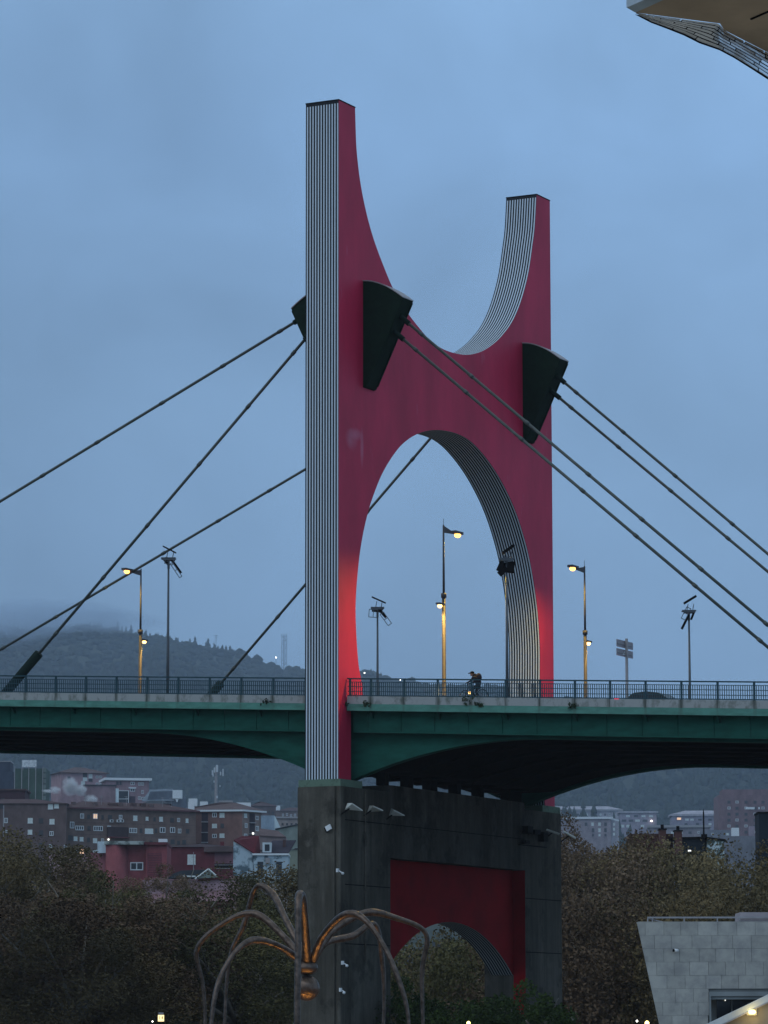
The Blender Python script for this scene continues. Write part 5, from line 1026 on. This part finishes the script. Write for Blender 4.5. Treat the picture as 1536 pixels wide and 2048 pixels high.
def tree(name, u, vtop, D, R, col, label, group, k, cat='tree', trunk=True, sq=1.0):
    top = at(u, vtop, D); b = np.array((top[0], top[1], GZ)); h = top[2]-GZ
    t = thing(name, label, cat, b, group); t.rotation_euler = (0,0,0)
    cz = top[2]-R*1.12*sq
    if trunk:
        m = MB(); r0 = .30+.015*R
        m.tube([b, b+np.array((.1,.1,(cz-GZ)*.35)), b+np.array((.2,.0,(cz-GZ)*.62))], [r0, r0*.8, r0*.7], 9); part('trunk', m, bark, t, True)
        f_ = b+np.array((.2,.0,(cz-GZ)*.6)); m = MB()
        for j in range(7):
            w = 2*math.pi*(j+rng.random()*.5)/7; e = np.array((math.cos(w), math.sin(w), 0)); rr = R*rng.uniform(.5,.9); zz = cz+R*rng.uniform(-.2,.75)
            mid = f_+e*rr*.45+np.array((0,0,(zz-f_[2])*.55)); end = np.array((b[0]+e[0]*rr, b[1]+e[1]*rr, zz)); m.tube([f_, mid, end], [r0*.5, r0*.3, r0*.08], 6)
            for q in range(3):
                st = mid+(end-mid)*rng.uniform(.1,.7); m.tube([st, st+np.array((rng.uniform(-1,1), rng.uniform(-1,1), rng.uniform(.3,1.1)))*R*.28], [r0*.13, .02], 4)
        part('limbs', m, bark, t, True)
    c = bpy.data.objects.new('crown', CM[col, k]); COL.objects.link(c); c.parent = t; c.location = (0, 0, cz-GZ); c.rotation_euler = (0,0,rng.uniform(0,6.28)); c.scale = (R, R, R*1.12*sq); return t
TR = [(-5,1668,292,7.0,'olive','far-left tree whose top reaches the brick block, cut by the left edge'),
 (66,1684,285,5.6,'olive','olive-brown tree under the far-left shuttered windows'),
 (150,1738,270,6.4,'brown','rusty brown tree below the pink low wing at left'),
 (30,1790,250,6.8,'brown','lower brownish tree in front at the far left'),
 (212,1748,262,4.8,'green','dull green tree below the red round tower'),
 (150,1850,245,6.0,'olive','smaller olive tree low in the left foreground row'),
 (318,1733,300,3.3,'brown','narrow tree reaching up in front of the louvred red wall'),
 (290,1795,255,6.0,'brown','brown tree in front of the red building foot, left of the pink roof'),
 (385,1788,262,5.6,'green','wide green tree under the faded pink roof'),
 (560,1736,282,5.6,'olive','russet-topped tree below the mural house beside the pier'),
 (490,1760,272,5.6,'green','green tree directly behind the sculpture, left of the pier'),
 (470,1840,255,6.4,'green','lower green tree behind the left sculpture legs'),
 (620,1780,300,6.5,'brown','tree hidden behind the near pier column'),
 (815,1872,262,6.4,'green','dull green tree seen through the left half of the lower arch'),
 (905,1838,290,7.2,'olive','olive tree filling the centre of the lower arch'),
 (985,1880,270,6.4,'olive','olive tree seen through the right half of the lower arch'),
 (1128,1638,292,5.2,'brown','reddish brown tree rising beside the right edge of the pier'),
 (1190,1700,280,6.6,'brown','brown tree below the pale rounded block'),
 (1262,1674,288,5.8,'brown','brown tree below the mauve block with the white lamp'),
 (1325,1686,282,5.8,'olive','olive tree left of the brick chimney at right'),
 (1398,1716,276,6.6,'olive','olive tree under the black-roofed house'),
 (1460,1716,270,6.4,'olive','broad olive tree under the graffiti wall at right'),
 (1530,1697,280,6.8,'olive','tree cut by the right edge above the stone museum wall'),
 (1160,1790,252,7.0,'brown','front brown tree between the pier and the stone wall'),
 (1245,1800,258,6.8,'brown','front brown tree just left of the top corner of the stone wall'),
 (1365,1785,250,6.4,'olive','olive tree directly above the stone wall railing'),
 (1470,1790,252,6.4,'olive','olive tree behind the white parapet block of the stone wall'),
 (95,1760,310,7.5,'olive','back-row tree between the far-left pair'),
 (240,1800,300,7.0,'green','back-row tree under the red building, mostly hidden'),
 (1085,1700,320,7.5,'brown','back-row tree behind the far pier column'),
 (1400,1740,315,7.8,'olive','back-row tree filling in under the black roof')]
for i, (u, v, D, R, c, lab) in enumerate(TR): tree('plane_tree', u, v, D, R*1.08, c, lab, 'autumn trees on the far bank', i % 2, sq=(.72 if u < 640 and D > 256 else .6 if u < 640 else .92))
for i, (u, v, D, R, c, lab) in enumerate([(797,1962,205,2.6,'dark','dark green round tree left of centre under the lower arch'),(838,1998,202,2.2,'dark','small dark green tree beside the rightmost sculpture leg'),(1040,1968,196,2.7,'dark','dark green round tree at the foot of the far pier column'),(985,1994,194,2.2,'dark','lower dark green bush left of the far column bush'),(1090,1992,192,2.0,'dark','dark green bush right of the far pier column foot'),(910,2020,200,2.0,'dark','low dark bush in the middle under the lower arch')]):
    tree('evergreen_tree', u, v, D, R, c, lab, 'dark green trees by the pier', i % 2, sq=.9)
# riverside palace behind the trees
D = 318; F = Fac(165, 1990, D, 0); stone = bw('old_stone', (.26,.25,.23)); r_, a0, a1, zt, _w = building('old_villa', 'dim old stone villa with tall windows and a balcony glimpsed between the left-hand tree trunks', 'villa', F, 90, 240, 1962, GZ, 10, bw('villa_brick', (.12,.07,.06)))
for u in (122, 153, 186, 215): m = MB(); q = F.st(u, 2000); F.box(m, q[0]-.22, q[0]+.22, F.st(u,2010)[1], F.st(u,1966)[1], .003, .22); part('pilaster', m, stone, r_)
for u in (137, 169, 201): win(F, r_, u, 1985, 15, 34, 'frame', D)
m = MB(); q0, q1 = F.st(113,2015), F.st(220,2008); F.box(m, q0[0], q1[0], q0[1], q0[1]+.25, .003, .9); bl = part('balcony', m, stone, r_)
for u in range(118, 218, 5): m = MB(); q = F.st(u, 2012); F.box(m, q[0]-.05, q[0]+.05, q0[1]+.253, q0[1]+.8, .7, .8); part('baluster', m, stone, bl)
m = MB(); F.box(m, q0[0], q1[0], q0[1]+.803, q0[1]+.92, .66, .84); part('handrail', m, stone, bl)
roof_hip(F, r_, a0, a1, zt, 10, 2.5, .5, slate)
for u in (140, 172, 200): win(F, r_, u, 2046, 10, 18, 'glass', D)
F = Fac(860, 1990, 330, 0); r_, a0, a1, zt, _w = building('old_villa', 'pale ornate house front glimpsed through the trees inside the lower arch', 'villa', F, 760, 1000, 1935, GZ, 10, bw('villa_cream', (.24,.23,.21))); roof_hip(F, r_, a0, a1, zt, 10, 2.5, .5, slate)
for u in range(775, 1000, 26): win(F, r_, u, 1965, 11, 26, 'frame', 330); win(F, r_, u, 2015, 11, 26, 'dark', 330)
F = Fac(450, 2000, 335, 0); r_, a0, a1, zt, _w = building('old_villa', 'dim brick house front with pale window surrounds behind the sculpture legs', 'villa', F, 330, 580, 1950, GZ, 10, bpy.data.materials['villa_brick']); roof_hip(F, r_, a0, a1, zt, 10, 2, .5, slate)
for u in range(345, 580, 25): win(F, r_, u, 1975, 10, 24, 'frame', 335); win(F, r_, u, 2022, 10, 22, 'frame', 335)
F = Fac(1180, 2000, 335, 0); r_, a0, a1, zt, _w = building('old_villa', 'dim dark house front behind the trees between pier and stone wall', 'villa', F, 1100, 1330, 1940, GZ, 10, bpy.data.materials['villa_brick']); roof_hip(F, r_, a0, a1, zt, 10, 2, .5, slate)
for u in range(1145, 1300, 25): win(F, r_, u, 1975, 9, 24, 'frame', 335); win(F, r_, u, 2030, 9, 22, 'frame', 335)
# lit sign "14" on its post and two small lamps at the bottom
D = 185; P = at(322, 2036, D); b = np.array((P[0],P[1],GZ)); t = thing('lit_sign', 'small glowing yellow sign reading 14 on a post at the bottom left', 'sign', b)
part('post', MB().tube([b, P-np.array((0,0,.26))], .05, 8), MAT['black'], t)
bx = part('light_box', MB().obox(P, RT0, FH, (0,0,1), -.15, .15, -.06, .06, -.17, .15), mat('sign_glow', (.9,.75,.4), .5, emit=(1,.74,.34), estr=1.5), t)
part('hood', MB().obox(P, RT0, FH, (0,0,1), -.13, .13, -.07, .07, .153, .28), MAT['steel'], t)
cu = bpy.data.curves.new('numerals', 'FONT'); cu.body = '14'; cu.size = .26; cu.align_x = 'CENTER'; cu.align_y = 'CENTER'; cu.extrude = .004; to = bpy.data.objects.new('numerals', cu); to.data.materials.append(MAT['black']); COL.objects.link(to)
MM = Matrix.Identity(4); 
for i in range(3): MM[i][0] = RT0[i]; MM[i][1] = (0,0,1)[i]; MM[i][2] = -FH[i]
bpy.context.view_layer.update(); dg = bpy.context.evaluated_depsgraph_get(); tm = bpy.data.meshes.new_from_object(to.evaluated_get(dg)); bpy.data.objects.remove(to)
tm.transform(MM); to = bpy.data.objects.new('numerals', tm); COL.objects.link(to); tm.materials.clear(); tm.materials.append(MAT['black']); to.parent = bx; to.location = Vector((P-FH*.066-b).tolist())
for u, v, m_, s, lab in ((305,2043,'bulbc',.03,'tiny white path lamp left of the yellow number sign'),(1274,2042,'bulbc',.035,'tiny white path lamp left of the stone museum wall'),(1294,2046,'bulby',.08,'yellow garden lamp at the foot of the stone museum wall'),(937,2046,'bulby',.09,'yellow garden lamp in the bushes under the lower arch')):
    P = at(u, v, 180 if u < 1000 else 135); b = np.array((P[0],P[1],GZ)); t = thing('path_lamp', lab, 'lamp', b, 'small lamps at plaza level'); part('post', MB().tube([b, P-np.array((0,0,s))], .03, 6), MAT['black'], t); part('bulb', MB().ball(P, s, 10, 7), MAT[m_], t)

# ------------------------------------------------------------------ museum wall, lower right
D = 118; F = Fac(1400, 1950, D, 0); px = D/FPX
lime = mat('limestone', (.38,.385,.36), .9, col2=(.27,.275,.27), vscale=2.2, thr=(.40,.66), bump=.2, objvar=.11)
mw = thing('museum_wall', 'pale stone-clad museum wall with a slanted left edge at the lower right', 'museum building', F.w(0, GZ))
zt = F.st(1400,1844)[1]; zb_ = GZ
def edge_a(z):                                      # slanting left edge
    a0, z0 = F.st(1273,1843); a1, z1 = F.st(1318,2048); return a0+(a1-a0)*(z-z0)/(z1-z0)
a1 = F.st(1760,1900)[0]
da0 = F.st(1418,1990)[0]; dzt = F.st(1418,1983)[1]  # door recess
core = MB().prism([F.w(edge_a(zb_)+.03,0), F.w(da0-.02,0), F.w(da0-.02,0,-6), F.w(edge_a(zb_)+.03,0,-6)], (0,0,0), (0,0,.01)); core = MB()
P_ = [F.w(edge_a(zb_)+.02, zb_), F.w(da0-.01, zb_), F.w(da0-.01, zt-.02), F.w(edge_a(zt)+.02, zt-.02)]; core.prism(P_, -F.n*.06, -F.n*7+F.e*2.2)
core.prism([F.w(da0-.01, dzt), F.w(a1, dzt), F.w(a1, zt-.02), F.w(da0-.01, zt-.02)], -F.n*.06, -F.n*7)
part('core', core, bw('mortar_grey', (.20,.21,.205)), mw)
rows = []; z = zt; rh = 26.3*px; j = 0
while z > zb_:
    z0 = max(z-rh, zb_); x = edge_a((z+z0)/2); off = [0,.35,.7,.15,.55,.85][j%6]*36*px; xs_ = [None]; x = edge_a(z0)-.01+off+12*px; xs = [x]
    while x < a1: x += rng.uniform(30,42)*px; xs.append(x)
    prev = None
    for x in xs:
        lt, lb = (edge_a(z)+.0, edge_a(z0)+.0) if prev is None else (prev, prev)
        if x > a1: x = a1
        top, bot = z-.0025, z0+.0025
        if lt+.02 < x and prev != x:
            segs_ = [(lt, lb, x)]
            if z0 < dzt and x > da0: 
                if (lt if prev is not None else lt) < da0-.05 and z0 < dzt: segs_ = [(lt, lb, da0)]
                else: segs_ = []
                if dzt-z < -.1 and z > dzt: pass
            for l1, l2, xr_ in segs_:
                pr = rng.uniform(-.004,.010); m = MB().prism([F.w(l2+.004, bot), F.w(xr_-.004, bot), F.w(xr_-.004, top), F.w(l1+.004, top)], F.n*(0+pr), -F.n*.055); part('stone_panel', m, lime, mw)
        prev = x
        if x >= a1: break
    z = z0; j += 1
m = MB(); F.box(m, edge_a(zt)+.05, a1, zt-.017, zt+.015, -.9, .0); part('coping', m, lime, mw)
# roof railing and white plant block
yb = F.st(1300,1833)[1]; m = MB(); F.box(m, F.st(1300,1833)[0], a1, yb-.025, yb+.03, -1.2, -1.1); rr_ = thing('roof_railing', 'thin pale railing along the top of the stone museum wall', 'railing', F.w(F.st(1300,1833)[0], zt, -1.1)); part('top_rail', m, MAT['steel'], rr_)
for u in (1300.5, 1310, 1374, 1441, 1486): m = MB(); q = F.st(u, 1838); F.box(m, q[0]-.018, q[0]+.018, zt+.016, yb-.027, -1.2, -1.1); part('post', m, MAT['steel'], rr_)
part('brace', MB().tube([F.w(F.st(1302,1835)[0], yb-.03, -1.15), F.w(F.st(1335,1843)[0], zt+.02, -1.15)], .02, 6), MAT['steel'], rr_)
q0, q1 = F.st(1488,1841), F.st(1700,1821.5); m = MB(); F.box(m, q0[0], q1[0], zt+.016, q1[1], -3, -1.3); solo('plant_block', m, bw('pale_panel', (.42,.38,.40)), 'pale box on the museum wall roof behind the railing at the right edge', 'rooftop box', F.w(q0[0], zt, -1.3))
# security camera on the wall
P = F.pt(1352,1901,.10); t = thing('security_camera', 'small white and black camera on the stone museum wall', 'camera', F.pt(1356,1902,0)); part('housing', MB().tube([P+F.n*.06-RT0*.06, P+RT0*.05], .055, 12), MAT['white'], t, True); part('lens', MB().tube([P+F.n*.075-RT0*.105, P+F.n*.06-RT0*.061], .045, 10), MAT['black'], t, True); part('mount', MB().tube([P+RT0*.03, F.pt(1356,1902,.011)], .02, 6), MAT['white'], t)
# glazed door recess
m = MB(); F.box(m, da0-.005, a1, zb_, dzt-.01, -1.6, -1.2); part('glazing', m, MAT['glass'], mw)
fr_ = bw('frame_grey', (.22,.25,.26))
m = MB(); F.box(m, da0+.003, da0+.06, zb_, dzt-.15, -.35, .03); F.box(m, da0+.003, a1, dzt-.148, dzt-.004, -.45, .03); part('door_frame', m, fr_, mw)
m = MB(); F.box(m, da0+.06, a1, dzt-.25, dzt-.152, -1.19, -.05); part('lintel_soffit', m, fr_, mw)
for u in (1470,): m = MB(); q = F.st(u, 2010); F.box(m, q[0]-.02, q[0]+.02, zb_, dzt-.26, -1.19, -1.1); part('mullion', m, fr_, mw)
part('interior_lamp', MB().ball(F.pt(1450.5,2000.5,-.9), .022, 8, 6), MAT['litw'], mw)
# sloping canopy beam with a lit lamp under it
t = thing('entrance_canopy', 'pale sloping canopy edge with a warm soffit at the bottom right corner', 'canopy', F.w(F.st(1470,2048)[0], GZ, 2.5))
a_, b_ = F.pt(1385,2062,3.5), F.pt(1600,1958,3.5); dd = unit(b_-a_); up = np.cross(F.n, dd); up = up if up[2] > 0 else -up
part('edge_beam', MB().obox(a_, dd, F.n, up, 0, np.linalg.norm(b_-a_), -.12, .12, -.20, 0), bw('white_metal', (.50,.56,.60)), t)
part('drip_edge', MB().obox(a_, dd, F.n, up, 0, np.linalg.norm(b_-a_), -.10, .16, -.235, -.203), MAT['steel'], t)
part('fascia_panel', MB().prism([a_-up*.24, b_-up*.24, b_-up*3.2, a_-up*1.2], -F.n*.06, F.n*.02), bw('warm_grey_panel', (.24,.215,.17)), t)
P = F.pt(1504,2024,3.65); hl = thing('bulkhead_lamp', 'small yellow lit lamp under the sloping canopy at the bottom right', 'lamp', P-np.array((0,0,.1))); part('bulb', MB().ball(P, .085, 12, 8, sc=(1.5,1.0,.8)), MAT['bulby'], hl, True); part('backplate', MB().obox(P, RT0, FH, (0,0,1), -.16, .16, .05, .10, -.10, .10), MAT['steel'], hl)
pl = bpy.data.lights.new('bulkhead_glow', 'POINT'); pl.energy = 10; pl.color = (1,.72,.25); pl.shadow_soft_size = .1; o = bpy.data.objects.new('bulkhead_glow', pl); COL.objects.link(o); o.parent = hl; o.location = Vector((F.n*.35).tolist())

# ------------------------------------------------------------------ titanium roof edge, top right
ZC = 21.0; ti = mat('titanium', (.80,.82,.84), .22, .95, var=.10, vscale=1.2, bump=.12, objvar=.16); sof = mat('soffit_warm_light', (.46,.345,.235), .7, .0, var=.14, vscale=.5, bump=.2)  # soffit: warm light from the ground is painted into its brown base colour
tt = thing('titanium_canopy', 'pointed titanium-clad museum roof edge jutting in from the top right corner', 'museum roof', on(2, 1500, 60, ZC))
Q = lambda u, v, z=ZC: on(2, u, v, z)
sp_ = [(1271,25),(1330,0),(1345,-8),(1800,-60),(1800,240),(1536,105),(1448,60),(1440,47)]
cut = [(1271,25),(1345,-8),(1440,-30),(1440,47)], [(1440,47),(1440,-30),(1560,-60),(1620,-60),(1620,147),(1536,105),(1448,60)]
for poly in cut: part('soffit_panel', MB().prism([Q(u,v) for u,v in poly], (0,0,0), (0,0,.25)), sof, tt)
part('seam', MB().obox(Q(1518,30), unit(Q(1545,18)-Q(1490,42)), unit(np.cross((0,0,1), Q(1545,18)-Q(1490,42))), (0,0,1), -.30, .35, -.02, .02, -.03, -.002), MAT['black'], tt)
part('tip_plate', MB().prism([Q(1253,15),Q(1271,25.3),Q(1345,-8.5),Q(1335,-20)], (0,0,.0), (0,0,.30)), bw('tip_titanium', (.42,.50,.56)), tt)
upper = [(1271,25),(1310,31.5),(1355,37),(1400,43),(1440,47),(1449,60),(1480,77),(1510,92),(1536,105),(1580,128),(1620,147)]
lower = [(1272,26),(1303,42),(1335,54),(1368,67),(1400,83),(1440,97),(1470,113),(1505,135),(1536,155),(1580,186),(1620,215)]
def edgept(i_f, j_f):                               # i along, j down
    a = [np.interp(i_f, range(11), [p[k] for p in upper]) for k in (0,1)]; b = [np.interp(i_f, range(11), [p[k] for p in lower]) for k in (0,1)]
    A_ = Q(*a); Dh = (A_-CAM)@FH; B_ = at(b[0], b[1], Dh+.03); bul = math.sin(math.pi*j_f)*.012; return A_+(B_-A_)*j_f-FH*bul-RT0*bul*.4
rows_ = 7
for j in range(rows_):
    i = 0.0+(.37*j)%1.0
    st = 0.0
    while st < 10:
        en_ = min(10, st+rng.uniform(1.3,2.2) if st else i+.6); m = MB(); n = 6; g_ = .016
        top = [edgept(st+.03+(en_-st-.06)*k/n, j/rows_+.022) for k in range(n+1)]; bot = [edgept(st+.03+(en_-st-.06)*k/n, (j+1)/rows_-.022) for k in range(n+1)]
        tilt = rng.uniform(-.006,.004); off = -FH*rng.uniform(0,.03)
        vs = top+bot; vs = [p+off+(-FH*tilt if q_ > n else FH*tilt) for q_, p in enumerate(vs)]; back = [p+FH*.05 for p in vs]
        m.add(vs+back, [(k, k+1, n+2+k, n+1+k) for k in range(n)]+[(2*n+2+k+1, 2*n+2+k, 3*n+3+k, 3*n+4+k) for k in range(n)]+[(n+1+k, n+2+k, 3*n+4+k, 3*n+3+k) for k in range(n)]+[(k+1, k, 2*n+2+k, 2*n+3+k) for k in range(n)])
        part('titanium_panel', m, ti, tt); st = en_
bkf = MB(); n = 40; tp = [edgept(10*k/n, .0)+FH*.14 for k in range(n+1)]; bt = [edgept(10*k/n, 1.0)+FH*.14 for k in range(n+1)]; bkf.add(tp+bt, [(k, k+1, n+2+k, n+1+k) for k in range(n)]); part('backing', bkf, MAT['black'], tt)

# ------------------------------------------------------------------ chimney steam and haze
def volume_mat(name, col, dens, noise=None, aniso=0.):
    m = bpy.data.materials.new(name); m.use_nodes = True; n = m.node_tree.nodes; l = m.node_tree.links; n.remove(n['Principled BSDF']); v = n.new('ShaderNodeVolumePrincipled'); v.inputs['Color'].default_value = (*col,1); v.inputs['Density'].default_value = dens; v.inputs['Anisotropy'].default_value = aniso
    l.new(v.outputs[0], n['Material Output'].inputs['Volume'])
    if noise:
        tc = n.new('ShaderNodeTexCoord'); ln = n.new('ShaderNodeVectorMath'); ln.operation = 'LENGTH'; l.new(tc.outputs['Object'], ln.inputs[0]); mr = n.new('ShaderNodeMapRange'); mr.inputs[1].default_value = 1; mr.inputs[2].default_value = .1; mr.inputs[3].default_value = 0; mr.inputs[4].default_value = 1; l.new(ln.outputs['Value'], mr.inputs[0])
        nz = n.new('ShaderNodeTexNoise'); nz.inputs['Scale'].default_value = noise; nz.inputs['Detail'].default_value = 3; l.new(tc.outputs['Object'], nz.inputs['Vector']); m2 = n.new('ShaderNodeMapRange'); m2.inputs[1].default_value = .38; m2.inputs[2].default_value = .65; l.new(nz.outputs[0], m2.inputs[0])
        k = n.new('ShaderNodeMath'); k.operation = 'MULTIPLY'; l.new(mr.outputs[0], k.inputs[0]); l.new(m2.outputs[0], k.inputs[1]); k2 = n.new('ShaderNodeMath'); k2.operation = 'MULTIPLY'; l.new(k.outputs[0], k2.inputs[0]); k2.inputs[1].default_value = dens; l.new(k2.outputs[0], v.inputs['Density'])
    return m
sm = volume_mat('steam', (.97,.98,1), 2.2, 1.7)
for u, v, w, h, D_ in ((96,1582,9,4,1000),(110,1580,8,9,1000),(140,1572,17,22,1040),(160,1580,14,14,1040),(182,1600,13,13,1040)):
    P = at(u, v, D_); o = bpy.data.objects.new('chimney_steam', MB().ball((0,0,0), 1, 16, 10).mesh('chimney_steam', sm)); COL.objects.link(o); o.location = Vector(P.tolist()); k = D_/FPX; o.scale = (w*k, 3, h*k); o['kind'] = 'stuff'
struct('haze', MB().box(-3600, 1900, -900, 4200, GZ-1, 330), volume_mat('haze_air', (.80,.88,1.0), HAZE), False, 'stuff')
# mist lying over the far slopes
mb_ = MB(); Pm = [at(-900, 1500, 980), at(2400, 1500, 980), at(2900, 1500, 3250), at(-1400, 1500, 3250)]
mb_.prism([(p[0], p[1], 0) for p in Pm], (0,0,GZ-.5), (0,0,325)); struct('mist', mb_, volume_mat('mist_air', (.56,.76,1.0), MIST), False, 'stuff')
cm_ = volume_mat('low_cloud', (.66,.82,1.0), .055, 1.3)
for u, v, w, h, D_ in ((10,1242,170,52,2380),(130,1234,150,40,2400),(-70,1266,130,60,2330),(230,1240,90,24,2420)):
    P = at(u, v, D_); o = bpy.data.objects.new('low_cloud', MB().ball((0,0,0), 1, 24, 14).mesh('low_cloud', cm_)); COL.objects.link(o); o.location = Vector(P.tolist()); k = D_/FPX; o.scale = (w*k, 60, h*k); o['kind'] = 'stuff'
